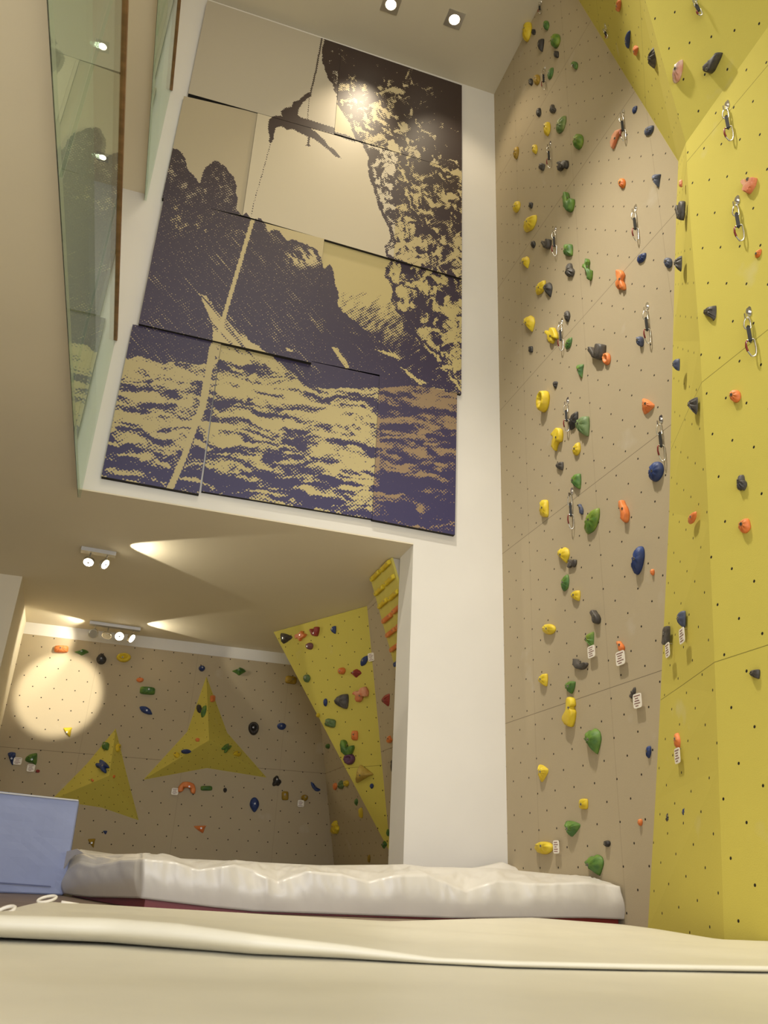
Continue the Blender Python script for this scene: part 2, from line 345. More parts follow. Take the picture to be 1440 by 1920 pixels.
# leaning yellow panel in the alcove's right corner
n_, c_, _, _ = PL['ar']
YA = PZ(Z1-.004, 513, 1185); YBp = on(n_, c_, 690, 1143); YC = on(n_, c_, 732, 1600); YD = np.array([xr(Z1), YB-.02, Z1-.004])
YBp[2] = Z1-.004
plane3('yp', YA, YBp, YC); n_, c_, up_, rt_ = PL['yp']
P = [YA, YBp, YC]; back = on(n_, c_, 640, 1400)
o = faceted('wall_right', [[YA, YBp, YC], [YA, YC, YD], [YA, YD, YBp]], [uvp(P, YA, rt_, up_), [(9.9, 9.95)]*3, [(9.9, 9.95)]*3],
            wallmat('yellow_overhang', YEL, pu=.125, pv=.125, ou=.1, ov=-.1, skew=0, su=90, sou=44, sv=2.6, sov=-1.72),
            None, None); fixn(o); struct(o)

# campus board
cb0 = np.array([2.157, 6.79, Z1-.004]); cb1 = np.array([2.157, 7.45, Z1-.004])
zb = 1.62; xb = xr(zb)-.004
cbB0 = np.array([xb, 6.79, zb]); cbB1 = np.array([xb, 7.45, zb])
plane3('cb', cb0, cb1, cbB0)
board = thing('campus_board', ((2.25, 7.1, 2.2)), 'narrow leaning yellow training board with rows of rungs beside the alcove pillar', 'training board')
yb = faceted('board_panel', [[cb0, cb1, cbB1, cbB0]], [[(.8, .9), (.86, .9), (.86, .95), (.8, .95)]], simple('yellow_board', YEL, .7, var=.06, bump=.15), None, None)
sol = yb.modifiers.new('s', 'SOLIDIFY'); sol.thickness = .02; sol.offset = 0
yb.parent = board
fr = MB()
for yy in (6.80, 7.43):
    fr.prism([(2.17, yy, Z1-.004), (xr(Z1), yy, Z1-.004), (xb, yy, zb+.01)], (0, 1, 0), .012)
fr = fr.build('side_frame', simple('board_side', srgb(190, 182, 165), .7), board)
for c in board.children: c.matrix_parent_inverse = Matrix.Translation(-board.location)

# ---------------------------------------------------------------- glass balustrades of the gallery
def balustrade(zlo, zhi, joints, label, ytop=-1.8):
    t = thing('glass_balustrade', (XL, 3, zlo), label, 'balustrade', None)
    ys = [ytop]+joints+[D-.006]
    for a, b_ in zip(ys[:-1], ys[1:]):
        MB().box((XL-.009, a+.004, zlo), (XL+.009, b_-.004, zhi)).build('glass_pane', MAT['glass'], t)
    MB().box((XL-.011, ytop, zlo+.0), (XL-.0095, D-.01, zlo+.014)).build('edge_gasket', MAT['dark'], t)
    MB().box((XL-.0118, ytop, zlo+.018), (XL-.0100, D-.012, zlo+.78)).build('fascia_board', MAT['white'], t)
    m = MB(); m.box((XL-.010, ytop, zhi-.018), (XL+.024, D-.01, zhi+.014)); h = m.build('handrail', MAT['wood'], t)
    for c in t.children: c.matrix_parent_inverse = Matrix.Translation(-t.location)
    return t
balustrade(2.90, 4.475, [2.9, 4.6], 'lower glass balustrade with a thin wooden handrail along the gallery edge')
balustrade(6.12, 7.70, [2.9, 4.6], 'upper glass balustrade with a thin wooden handrail one floor higher')
# ================================================================ mural
def vnoise(x, y, seed=0):
    rs = np.random.RandomState(seed); T = rs.rand(256, 256)
    xi = np.floor(x).astype(int); yi = np.floor(y).astype(int); fx = x-xi; fy = y-yi
    fx = fx*fx*(3-2*fx); fy = fy*fy*(3-2*fy); g = lambda a, b: T[a & 255, b & 255]
    return (g(xi, yi)*(1-fx)+g(xi+1, yi)*fx)*(1-fy)+(g(xi, yi+1)*(1-fx)+g(xi+1, yi+1)*fx)*fy
def fbm(x, y, seed=0, o=5):
    s = 0; a = .5; t = 0
    for i in range(o): s = s+a*vnoise(x, y, seed+i); t += a; a *= .55; x = x*2.03; y = y*2.03
    return s/t
def sdf(x, y, poly):
    d = np.full(x.shape, 1e9); ins = np.zeros(x.shape, bool); k = len(poly)
    for i in range(k):
        (x0, y0), (x1, y1) = poly[i], poly[(i+1) % k]; ex, ey = x1-x0, y1-y0
        t = np.clip(((x-x0)*ex+(y-y0)*ey)/(ex*ex+ey*ey+1e-9), 0, 1)
        d = np.minimum(d, (x-x0-t*ex)**2+(y-y0-t*ey)**2)
        if y0 != y1:
            c = ((y0 > y) != (y1 > y)) & (x < (x1-x0)*(y-y0)/(y1-y0)+x0); ins ^= c
    d = np.sqrt(d); return np.where(ins, -d, d)
def line(x, y, pts, wd):
    d = np.full(x.shape, 1e9)
    for (x0, y0), (x1, y1) in zip(pts[:-1], pts[1:]):
        ex, ey = x1-x0, y1-y0; t = np.clip(((x-x0)*ex+(y-y0)*ey)/(ex*ex+ey*ey+1e-9), 0, 1)
        d = np.minimum(d, np.hypot(x-x0-t*ex, y-y0-t*ey))
    return d-wd
c2 = lambda pts: [(400+a/2.88, b/2.88) for a, b in pts]
FIG = c2([(515,497),(532,515),(505,535),(482,555),(460,592),(455,622),(478,636),(520,646),(580,668),(655,690),(655,712),(720,728),(772,755),(764,768),(700,744),(645,722),(565,702),(525,692),(560,718),(600,755),(622,790),(655,808),(690,855),(660,845),(612,802),(565,765),(524,738),(518,778),(526,790),(498,788),(508,775),(511,738),(455,712),(430,697),(400,702),(370,682),(337,688),(328,720),(325,752),(310,775),(299,765),(304,740),(297,710),(296,680),(300,650),(318,630),(345,624),(372,627),(364,600),(388,583),(425,575),(430,550),(462,540),(490,515)])
CLIFF = [(606,60),(606,75),(604,95),(605,115),(608,128),(612,142),(622,156),(627,170),(633,177),(631,198),(640,210),(650,222),(658,240),(664,257),(681,274),(686,286),(692,295),(689,308),(690,319),(696,340),(702,361),(706,375),(709,389),(716,404),(723,417),(730,432),(733,448),(721,462),(723,479),(733,486),(724,500),(722,518),(735,542),(733,563),(742,580),(754,595),(757,619),(780,633),(795,660),(815,690),(840,715),(865,745),(900,745),(900,60)]
MTN = [(290,290),(318,280),(323,277),(335,280),(343,288),(348,298),(352,315),(360,328),(368,335),(375,345),(378,332),(382,318),(390,308),(398,303),(405,301),(413,304),(420,310),(430,322),(437,330),(443,345),(442,360),(447,375),(443,392),(455,405),(461,398),(468,408),(478,411),(487,408),(494,416),(499,422),(503,434),(508,432),(512,429),(518,430),(524,431),(530,443),(539,451),(546,448),(553,450),(565,455),(580,461),(594,469),(604,490),(608,505),(618,495),(625,508),(628,530),(634,545),(635,560),(634,572),(642,584),(660,598),(690,622),(712,640),(731,657),(752,690),(790,702),(840,722),(856,733),(775,723),(709,728),(660,727),(622,729),(580,727),(560,712),(553,702),(530,690),(500,672),(480,660),(455,640),(425,610),(400,580),(373,548),(385,575),(397,600),(400,625),(398,640),(400,655),(398,680),(370,684),(340,678),(300,681),(275,672),(260,668),(245,672),(225,672),(200,660)]
SLOPE = [(634,560),(640,548),(680,545),(740,560),(760,600),(790,650),(820,690),(850,720),(856,733),(790,702),(752,690),(731,657),(712,640),(690,622),(660,598),(642,584)]
LIGHT = [(373,548),(385,555),(410,585),(440,612),(470,640),(500,660),(553,702),(520,695),(470,672),(430,655),(412,648),(402,620),(395,600),(385,575)]
def tone(x, y):
    n = fbm(x/26, y/26, 3); nf = fbm(x/7, y/7, 11); e = (fbm(x/9, y/9, 20)-.5)*9+(fbm(x/3, y/3, 25)-.5)*4
    T = np.full(x.shape, -.5)
    # snow field
    wx = (fbm(x/70, y/40, 33)-.5)*60; wy = (fbm(x/50, y/30, 34)-.5)*26
    yq = y-.14*x+wy
    st = fbm((x+wx)/62, yq/12, 40, 6); st2 = fbm((x+wx)/24, yq/6, 47, 5); st3 = fbm((x+wx)/10, yq/4.5, 49, 3)
    yy = y-.12*(x-400)
    depth = np.interp(yy, [650, 700, 745, 775, 800, 835, 860, 890, 930, 980], [-.30, -.28, -.16, -.10, -.05, .05, .45, .40, .55, .5])
    depth = depth+np.where(x > 712, .38, 0)*np.clip((y-705)/30, 0, 1)
    sn = (st-.5)*4.0+(st2-.5)*2.8+(st3-.5)*1.2+.36+depth
    isn = np.where(x < 415, y > 640, (y > 640+.17*(x-415)))
    T = np.where(isn, np.clip(sn, -.1, 1.1), T)
    # far slope right
    sl = sdf(x, y, SLOPE)+e*.5; T = np.where(sl < 0, .38+(fbm((x-y)/26, (x+y)/9, 60)-.45)*1.5+(nf-.5)*.6+np.clip((y-600)/80, -.45, .5), T)
    m = sdf(x, y, MTN)+e*.45
    grain = fbm((x-y*.95)/6, (x+y)/75, 70, 5); g2 = fbm((x-y)/30, (x+y)/50, 71, 3); inner = 1.0-np.clip((grain-.5)*1.5, 0, .5)*np.clip((g2-.35)*4, .1, 1)
    inner = np.where((y < 445) & (x < 452), .98-np.clip((nf-.5)*2.2, 0, .55)*np.clip((fbm(x/22, y/26, 72)-.4)*5, 0, 1), inner)
    inner = np.where((x > 500) & (x < 606) & (y > 450) & (y < 530), inner-np.clip(1.6-1.5*np.hypot((x-572)/42, (y-482)/24), 0, 1)*np.clip((fbm((x-y)/8, (x+y)/24, 77)-.42)*9, 0, 1.1), inner)
    inner = np.where(x > 606, 1.04-np.clip((grain-.62)*1.5, 0, .4), inner)
    T = np.where(m < 0, inner, T)
    lt = sdf(x, y, LIGHT)+e*.8; T = np.where(lt < 0, .22+(grain-.5)*2.6, T)
    for pl in ([(622,650),(630,652),(648,676),(655,690),(648,690),(634,672)], [(703,655),(740,662),(750,672),(720,664)], [(757,690),(775,705),(800,718),(790,722),(765,705)], [(536,651),(550,656),(548,660),(538,657)]):
        T = np.where(sdf(x, y, pl)+e*.7 < 0, .0+(grain-.5), T)
    # cliff
    c = sdf(x, y, CLIFF)+e*.8
    cx_ = x+(fbm(x/30, y/30, 83)-.5)*40; cy_ = y+(fbm(x/26, y/26, 84)-.5)*40
    k1 = fbm((cx_*.75+cy_*.55)/13, (cy_*.8-cx_*.5)/8, 81, 6); k2 = fbm(x/40, y/60, 90, 3); k3 = fbm(cx_/3.6, cy_/4.6, 95, 4)
    lit = np.interp(y, [80, 130, 170, 260, 330, 420, 520, 640, 740], [-1.0, -.5, .15, .45, .45, .7, .85, .7, .65])
    lit = lit-np.clip((760-y)/300, 0, 1)*np.clip((x-745)/60, 0, 1)*np.where(y < 290, 1.1, .2)
    inside = 1.25+(.5-k1)*5.0+(.5-k3)*3.2-lit*np.clip(k2*2.6-.35, .15, 1.5)*1.35
    spine = line(x, y, [(760,110),(795,190),(800,250),(800,330),(822,400),(838,440),(842,500),(848,560)], 0)+(k1-.5)*50
    inside = np.maximum(inside, 1.45-np.clip(spine, 0, 99)/11)
    inside = np.where(c > -7, np.maximum(inside, .8+(k3-.5)*2.4), inside)
    T = np.where(c < 0, inside, T)
    gash = line(x, y, [(765,588),(775,620),(800,660),(825,700)], 0); gash = gash+(k1-.5)*36; T = np.where(c < 0, np.maximum(T, 1.45-np.clip(gash, 0, 99)/8), T)
    rp = line(x, y, [(474,412),(404,648)], 3.6); T = np.where(rp < 0, -.3, T)
    rp = line(x, y, [(400,650),(380,760),(345,860),(318,918)], 6.5); T = np.where(rp < 0, -.2, T)
    rp = line(x, y, [(372,800),(350,862),(326,918)], .9); T = np.where(rp < 0, 1.2, T)
    T = np.clip(T, -.6, 1.6)
    f = np.minimum(sdf(x, y, FIG), line(x, y, [(604,70),(593,130),(582,176)], 1.4)); f = np.minimum(f, line(x, y, [(580,178),(577,222)], .6))
    f = np.minimum(f, line(x, y, [(508,266),(492,325),(478,372),(471,405)], .55))
    F = np.clip(-f/2.2+.5, -.3, 1.5)
    return np.where(f < 2, np.maximum(T*np.clip(f/2, 0, 1) if False else T, F), T)
PANELS = [  # corners TL TR BR BL in photo pixels, stand-off, paper colour
    ((389, 0), (641, 84), (627, 252), (353, 175), .055, (196, 186, 166)),
    ((345, 180), (483, 212), (455, 404), (304, 371), .045, (192, 178, 150)),
    ((641, 84), (866, 160), (866, 322), (627, 250), .06, (205, 190, 150)),
    ((483, 212), (746, 287), (738, 486), (455, 404), .065, (214, 202, 176)),
    ((746, 287), (866, 322), (866, 522), (738, 486), .06, (205, 188, 140)),
    ((308, 368), (608, 448), (584, 680), (260, 607), .075, (205, 188, 142)),
    ((608, 450), (866, 522), (865, 739), (584, 678), .035, (205, 188, 132)),
    ((249, 608), (415, 641), (373, 926), (190, 893), .05, (196, 180, 134)),
    ((415, 643), (712, 703), (698, 973), (378, 921), .035, (200, 184, 132)),
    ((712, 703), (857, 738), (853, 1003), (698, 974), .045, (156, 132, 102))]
def muralmat():
    m, nt, p = newmat('mural_print')
    at = N(nt, 'ShaderNodeAttribute', attribute_name='tone'); pa = N(nt, 'ShaderNodeAttribute', attribute_name='paper')
    uv = N(nt, 'ShaderNodeUVMap').outputs[0]; sp = N(nt, 'ShaderNodeSeparateXYZ'); nt.links.new(uv, sp.inputs[0])
    k = 2*math.pi/.034
    s1 = M(nt, 'SINE', M(nt, 'MULTIPLY', M(nt, 'ADD', sp.outputs[0], sp.outputs[1]), k)); s2 = M(nt, 'SINE', M(nt, 'MULTIPLY', M(nt, 'SUBTRACT', sp.outputs[0], sp.outputs[1]), k))
    dots = M(nt, 'ADD', M(nt, 'MULTIPLY', M(nt, 'ADD', s1, s2), .235), .5)
    nz = N(nt, 'ShaderNodeTexNoise'); nz.inputs['Scale'].default_value = 30; nz.inputs['Detail'].default_value = 4; nt.links.new(uv, nz.inputs['Vector'])
    tn = M(nt, 'ADD', at.outputs['Fac'], M(nt, 'MULTIPLY', M(nt, 'SUBTRACT', nz.outputs['Fac'], .5), .95))
    mask = M(nt, 'MULTIPLY', M(nt, 'SUBTRACT', tn, dots), 14); mask = N(nt, 'ShaderNodeClamp'); 
    mm = M(nt, 'ADD', M(nt, 'MULTIPLY', M(nt, 'SUBTRACT', tn, dots), 12), .5); nt.links.new(mm, mask.inputs[0])
    rz = N(nt, 'ShaderNodeMapRange'); rz.inputs[1].default_value = 3.2; rz.inputs[2].default_value = 7.5; nt.links.new(sp.outputs[1], rz.inputs[0])
    dark_col = mixc(nt, rz.outputs[0], srgb(54, 49, 90), srgb(56, 42, 38))  # dark tone mixed by height: blue low down, brown high up
    nt.links.new(mixc(nt, mask.outputs[0], pa.outputs['Color'], dark_col), p.inputs['Base Color'])
    p.inputs['Roughness'].default_value = .5; p.inputs['Specular IOR Level'].default_value = .5
    return m
MAT['mural'] = muralmat()
mural = thing('wall_mural', (1.2, D, 6.2), 'large stepped panel mural of a climber hanging on a rope beside a cliff', 'mural')
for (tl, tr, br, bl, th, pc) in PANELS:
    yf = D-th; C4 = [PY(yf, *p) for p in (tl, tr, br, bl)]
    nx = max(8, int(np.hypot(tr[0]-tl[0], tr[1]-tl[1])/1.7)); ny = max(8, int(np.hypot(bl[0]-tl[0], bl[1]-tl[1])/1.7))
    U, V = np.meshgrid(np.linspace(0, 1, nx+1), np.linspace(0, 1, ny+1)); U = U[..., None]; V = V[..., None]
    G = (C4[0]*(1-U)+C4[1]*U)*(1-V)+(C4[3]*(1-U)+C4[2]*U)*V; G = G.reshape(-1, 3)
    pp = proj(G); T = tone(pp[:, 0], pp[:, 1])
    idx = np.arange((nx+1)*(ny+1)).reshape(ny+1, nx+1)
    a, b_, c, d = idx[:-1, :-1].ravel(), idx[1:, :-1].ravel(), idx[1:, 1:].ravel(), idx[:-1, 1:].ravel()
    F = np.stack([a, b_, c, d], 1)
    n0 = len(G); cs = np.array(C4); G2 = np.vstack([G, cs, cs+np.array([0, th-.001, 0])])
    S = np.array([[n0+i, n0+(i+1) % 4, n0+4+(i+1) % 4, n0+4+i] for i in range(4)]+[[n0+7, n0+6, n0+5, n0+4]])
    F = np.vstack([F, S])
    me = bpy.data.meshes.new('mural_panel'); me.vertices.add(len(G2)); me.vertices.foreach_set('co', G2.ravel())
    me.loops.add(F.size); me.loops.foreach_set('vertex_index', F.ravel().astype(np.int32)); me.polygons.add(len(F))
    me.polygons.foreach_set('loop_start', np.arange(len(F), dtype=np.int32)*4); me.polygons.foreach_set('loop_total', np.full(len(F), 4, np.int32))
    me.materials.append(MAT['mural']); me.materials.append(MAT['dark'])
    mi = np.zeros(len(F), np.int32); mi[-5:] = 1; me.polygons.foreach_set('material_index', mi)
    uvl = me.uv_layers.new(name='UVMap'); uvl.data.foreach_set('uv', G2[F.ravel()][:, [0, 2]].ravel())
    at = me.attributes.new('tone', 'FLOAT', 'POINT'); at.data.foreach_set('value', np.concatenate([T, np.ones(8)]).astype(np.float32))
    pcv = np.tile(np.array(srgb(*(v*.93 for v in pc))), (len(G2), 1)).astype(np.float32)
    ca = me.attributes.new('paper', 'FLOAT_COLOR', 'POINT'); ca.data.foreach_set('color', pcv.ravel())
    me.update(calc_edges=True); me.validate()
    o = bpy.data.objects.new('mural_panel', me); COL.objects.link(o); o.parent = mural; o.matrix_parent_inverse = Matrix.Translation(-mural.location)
# ================================================================ mats
def fn(p, s, o=4): return mnoise.fractal(Vector(p)*s, 1.0, 2.0, o)
def loftmesh(name, rows, mat, parent=None, thick=None):
    nr, nc = len(rows), len(rows[0]); V = [p for r in rows for p in r]
    F = [(i*nc+j, i*nc+j+1, (i+1)*nc+j+1, (i+1)*nc+j) for i in range(nr-1) for j in range(nc-1)]
    o = mk(name, V, F, mat, parent, smooth=True)
    if thick: m = o.modifiers.new('solid', 'SOLIDIFY'); m.thickness = thick; m.offset = 0
    return o
# near mat right under the camera, widened out of view to bounce light
rows = []
ny, nx = 90, 90
for i in range(ny+1):
    y = -4.3+i*(3.9+4.3)/ny; r = []
    for j in range(nx+1):
        x = -3.1+j*(2.72+3.1)/nx
        z = .012+.010*fn((x*.5, y*1.2, 0), .9)+.004*fn((x*.4+y, y*2.0, 2), 2.2)
        if y > 3.0 and x < .9: z = min(z, .012)
        r.append((x, y, max(.004, z)))
    rows.append(r)
near_ = loftmesh('floor_mat', rows, MAT['vinyl'], thick=.006)
tag(near_, 'smooth cream vinyl mat filling the bottom edge of the photo', 'mat', None)
near_.data.update()
# cut the near mat back on the left so that the brown floor shows beyond the flap
# folded cream flap lying on it
xs = np.linspace(-420, 1640, 110)
lipb = np.interp(xs, [-420,0,200,333,480,647,813,960,1200,1440,1640], [1748,1775,1783,1793,1803,1808,1815,1821,1826,1829,1831])
lipt = np.interp(xs, [-420,0,200,333,480,647,813,960,1200,1440,1640], [1690,1716,1722,1732,1752,1771,1795,1806,1813,1818,1820])
backy = np.interp(xs, [-420,0,4,40,85,110,142,330,500,730,900,1000,1170,1230,1350,1440,1640], [1684,1712,1711,1700,1690,1693,1694,1705,1715,1728,1723,1721,1734,1742,1762,1765,1768])
cols = []
for x, lb, lt, by in zip(xs, lipb, lipt, backy):
    pb = PZ(.014, x, lb); y0 = pb[1]
    pt = PY(y0+.05, x, lt); hz = max(pt[2]-.014, .02)
    zb_ = .05 if x < 700 else .05-.02*min(1, (x-700)/500)
    pk = PZ(zb_, x, by)
    wall_x = 2.8-.02
    if pk[0] > wall_x: pk = PX(wall_x, x, by)
    if pt[0] > wall_x-.01:
        c_ = (wall_x-.01); pt = PX(c_, x, lt); pb = np.array([c_, pt[1]-.05, .014]); y0 = pb[1]; hz = max(pt[2]-.014, .02)
    col = []
    # underside tuck, rounded lip, then the top surface back to the far edge
    gap = float(np.interp(x, [0, 500, 1000], [.016, .012, .008])); rr = (hz-gap)/2
    for yb2, zf in ((.30, .35), (.16, .30)): col.append(np.array([pb[0], y0+yb2, .014+gap+rr*zf*.6]))
    for a in np.linspace(-115, 90, 14):
        t = math.radians(a); lean = max(0, -math.sin(t))
        col.append(np.array([pb[0]+(pt[0]-pb[0])*(a+115)/205, y0+.012+rr*1.1*(1-math.cos(t)) + rr*1.7*lean, .014+gap+rr+rr*math.sin(t)]))
    top = col[-1]
    for k in range(1, 21):
        t = k/20; p = top*(1-t)+pk*t; p = p.copy()
        p[2] += .010*fn((p[0]*.6, p[1]*2.2, 7), 1.6)*math.sin(math.pi*min(1, t*1.15))+.004*fn((p[0]*2, p[1]*3, 3), 3)*math.sin(math.pi*t)
        # keep the sheet below the sight line of its far edge
        col.append(p)
    e = pk.copy(); e[2] = .012; e[1] += .01; col.append(e)
    cols.append(col)
rows = [[c[i] for c in cols] for i in range(len(cols[0]))]
flap = thing('folded_mat', (1.0, 3.0, .01), 'cream vinyl mat flap with a rolled front edge lying across the foreground', 'mat')
loftmesh('cover', rows, MAT['vinyl'], flap, thick=.004)
# two white tape loops at its far left corner
for px, py, L in ((96, 1689, .07), (18, 1712, .05)):
    p = PZ(.062, px, py); pts = []
    for k in range(17):
        a = 2*math.pi*k/16; pts.append(p+np.array([L*.5*math.cos(a)-L*.25, .02*math.sin(a), .012*math.sin(a+.7)+.006]))
    m = MB().tube(pts[:-1], .006, 6, True); m.tube([p+np.array([.04, 0, -.004]), p+np.array([.11, .01, -.012])], .007, 6)
    m.build('tape_loop', MAT['card'], flap, True)
for c in flap.children: c.matrix_parent_inverse = Matrix.Translation(-flap.location)

# thick crash mat across the alcove opening
cm = thing('crash_mat', (1.6, 5.4, 0), 'thick crash mat under a wrinkled white cover lying across the alcove opening', 'crash mat')
FL = np.array([.236, 4.80, 0]); FR = np.array([3.105, 4.80, 0]); BR = np.array([3.105, 6.02, 0]); BL = np.array([-.17, 6.24, 0])
base = MB().prism([FL+[.02, .02, .002], FR+[-.01, .02, .002], BR+[-.01, -.02, .002], BL+[.03, -.02, .002]], (0, 0, 1), .10).build('foam_base', MAT['red'], cm)
xs = np.concatenate([np.linspace(119, 262, 40), np.linspace(265, 1173, 260)])
botc = np.interp(xs, [119,167,262,400,480,600,700,1000,1100,1173], [1677,1682,1684,1701,1709,1716,1722,1721,1721,1724])
crease = np.interp(xs, [119,150,180,230,270,330,370,440,520,575,640,690,740,800,870,930,1000,1100,1160,1173], [1640,1618,1625,1614,1612,1618,1632,1622,1655,1634,1640,1655,1642,1640,1672,1652,1658,1655,1662,1668])
crest = np.interp(xs, [119,132,152,170,200,250,320,330,480,600,710,760,800,900,930,985,1060,1110,1150,1166,1173], [1606,1596,1593,1600,1602,1602,1605,1610,1617,1623,1622,1621,1626,1628,1628,1634,1641,1645,1651,1658,1676])
cols = []
for x, yb_, yc_, yt_ in zip(xs, botc, crease, crest):
    if x < 266:
        nrm = np.cross(BL-FL, (0, 0, 1)); nrm = nrm/np.linalg.norm(nrm); f_ = lambda X_, Y_: on(nrm, nrm@FL, X_, Y_)
    else: f_ = lambda X_, Y_: PY(4.80, X_, Y_)
    b0, b1 = f_(x, yb_), f_(x, yc_)
    b0[2] = max(b0[2], .012)
    inn = np.array([0, 1., 0]) if x > 262 else un(np.array([.5, .3, 0]))
    if x > 262: t0 = PY(5.12, x, yt_)
    else:
        q = b1+inn*.16; t0 = on(inn, inn@q, x, yt_)
    if t0[0] > 3.1: t0[0] = 3.1
    if b1[0] > 3.1: b1[0] = 3.1
    col = []
    for t in np.linspace(0, 1, 16):
        p = b0*(1-t)+b1*t; rdg = abs(fn((x*.012, 0, 1), 1.0, 3)); rd2 = abs(fn((x*.03+t*.7, t*.8, 4), 1.0, 3)); bulge = .022*math.sin(math.pi*t)+.05*(.35-rdg)*t*t+.014*(.3-rd2)*(.1+t*t); p = p-inn*bulge
        col.append(p)
    for t in np.linspace(.07, 1, 16):
        p = b1*(1-t)+t0*t; p = p.copy(); rd3 = abs(fn((x*.022, t*1.2, 8), 1.0, 4)); p[2] += .016*math.sin(math.pi*t)*(.6+.9*fn((p[0]*2.2, 0, 5), 1.5))+.022*(.3-rd3)*math.sin(math.pi*t)
        col.append(p)
    endy = 6.02 if x > 262 else 6.2
    e = np.array([t0[0], endy, t0[2]-.02]) if x > 262 else t0+np.array([.35, .05, -.02])
    if x > 262: e[0] = t0[0]+(e[1]-t0[1])*.0
    for t in (.25, .5, .75, 1):
        p = t0*(1-t)+e*t; p[2] -= .01*t; col.append(p)
    g = col[-1].copy(); g[2] = .05; col.append(g)
    cols.append(col)
rows = [[c[i] for c in cols] for i in range(len(cols[0]))]
cov = loftmesh('cover', rows, MAT['vinylw'], cm, thick=.004)
# end cap at the climbing wall side
c = cols[-1]; k = len(c); ctr = np.mean(c, 0)
# folded corner flap at left
q0 = PY(5.9, 128, 1600)
m = MB(); pts = [on(nrm, nrm@(FL+nrm*0)-.0, *p) for p in ((122, 1628), (128, 1598), (152, 1592), (165, 1600), (148, 1604), (136, 1614), (126, 1630))]
cp = (CP-FL); sgn = 1 if cp@nrm > 0 else -1
m.prism([p+nrm*sgn*.02 for p in pts], nrm*sgn, .008); m.build('corner_fold', MAT['vinylw'], cm)
for c in cm.children: c.matrix_parent_inverse = Matrix.Translation(-cm.location)
# crumpled end of a cover behind, against the pillar
pts = []
for i in range(7):
    row = []
    for j in range(15):
        px = 884+j*7.2; top = np.interp(px, [884, 915, 940, 960, 985], [1628, 1622, 1616, 1624, 1634])
        y = 6.05+.045*i; q = PY(6.30, px, top); base_z = .2
        t = i/6; row.append((q[0], 6.1+.2*t, base_z+(q[2]-base_z)*math.sin(t*math.pi/2)+.004*fn((px*.05, i, 0), 1)))
    pts.append(row)
s_ = loftmesh('loose_cover', pts, MAT['vinylw'], thick=.004); tag(s_, 'crumpled end of white cover poking up behind the crash mat by the pillar', 'mat cover')

# upright pale blue mat
c4 = [PY(6.36, 148, 1500), PY(6.36, 119, 1678), PY(6.36, -160, 1664), PY(6.36, -120, 1470)]
bm_ = thing('upright_mat', (c4[1][0]-.4, 6.35, 0), 'pale blue mat standing upright at the left edge, beside the crash mat', 'mat')
dz = c4[1][2]
P = [np.array(p) for p in c4]
P[1][2] = .002; P[2][2] = .002
g = 14; rows = []
for i in range(g+1):
    t = i/g; r = []
    for j in range(g+1):
        s = j/g; p = (P[3]*(1-s)+P[0]*s)*(1-t)+(P[2]*(1-s)+P[1]*s)*t
        p = p+np.array([0, -.012*math.sin(math.pi*s)*math.sin(math.pi*t)+.008*fn((p[0]*3, p[2]*3, 4), 1.6), 0]); r.append(p)
    rows.append(r)
V = [p for r in rows for p in r]; nf = len(V); V += [p+np.array([0, .17, 0]) for p in V]
w_ = g+1; F = [(i*w_+j, i*w_+j+1, (i+1)*w_+j+1, (i+1)*w_+j) for i in range(g) for j in range(g)]
F += [tuple(nf+k for k in f[::-1]) for f in F]
edge = [j for j in range(w_)]+[i*w_+g for i in range(1, w_)]+[g*w_+j for j in range(g-1, -1, -1)]+[i*w_ for i in range(g-1, 0, -1)]
F += [(a, nf+a, nf+b_, b_) for a, b_ in zip(edge, edge[1:]+edge[:1])]
o = mk('mat_body', V, F, MAT['blue'], bm_); fixn(o)
bv = o.modifiers.new('bev', 'BEVEL'); bv.width = .008; bv.limit_method = 'ANGLE'; bv.angle_limit = 1
fl = [PY(6.328, *p) for p in ((-120, 1645), (95, 1661), (96, 1663.5), (-120, 1648))]
MB().prism(fl, (0, 1, 0), .006).build('flap_seam', simple('blue_seam', srgb(96, 104, 140), .7), bm_)
tp = [PY(6.335, *p) for p in ((-100, 1474), (147, 1499.5), (147, 1502), (-100, 1477))]
MB().prism(tp, (0, 1, 0), .01).build('top_piping', simple('pale_piping', srgb(205, 205, 205), .6), bm_)
for c in bm_.children: c.matrix_parent_inverse = Matrix.Translation(-bm_.location)

# ================================================================ lamps
def downlight(px, py, zc, label, s=.09, power=0, glow='lampglow', axis=(1, 0, 0)):
    p = PZ(zc, px, py); t = thing('recessed_downlight', (p[0], p[1], zc-.002), label, 'ceiling light', 'recessed ceiling lights')
    fr = MB(); r = s*.62
    n = 24; V = []; F = []
    for k in range(n):
        a = 2*math.pi*k/n; ca, sa = math.cos(a), math.sin(a); m_ = max(abs(ca), abs(sa))
        V += [(p[0]+s*ca/m_, p[1]+s*sa/m_, zc-.010), (p[0]+r*ca, p[1]+r*sa, zc-.010), (p[0]+r*ca, p[1]+r*sa, zc-.002), (p[0]+s*ca/m_, p[1]+s*sa/m_, zc-.001)]
    for k in range(n):
        k2 = (k+1) % n
        for e in range(4): F.append((k*4+e, k2*4+e, k2*4+(e+1) % 4, k*4+(e+1) % 4))
    o = mk('frame', V, F, MAT['satin'], t); fixn(o)
    MB().cyl((p[0], p[1], zc-.006), (p[0], p[1], zc-.003), r*.96, n=24).build('lamp', MAT[glow], t)
    for c in t.children: c.matrix_parent_inverse = Matrix.Translation(-t.location)
    return p
downlight(733, 8, ZC, 'recessed ceiling light nearest the mural top, glaring star-like', .10)
downlight(852, 36, ZC, 'square recessed ceiling light to the right of the glaring one', .10)
downlight(193, 86, Z2, 'small bright light under the upper gallery seen through the lower glass, near top edge', .05)
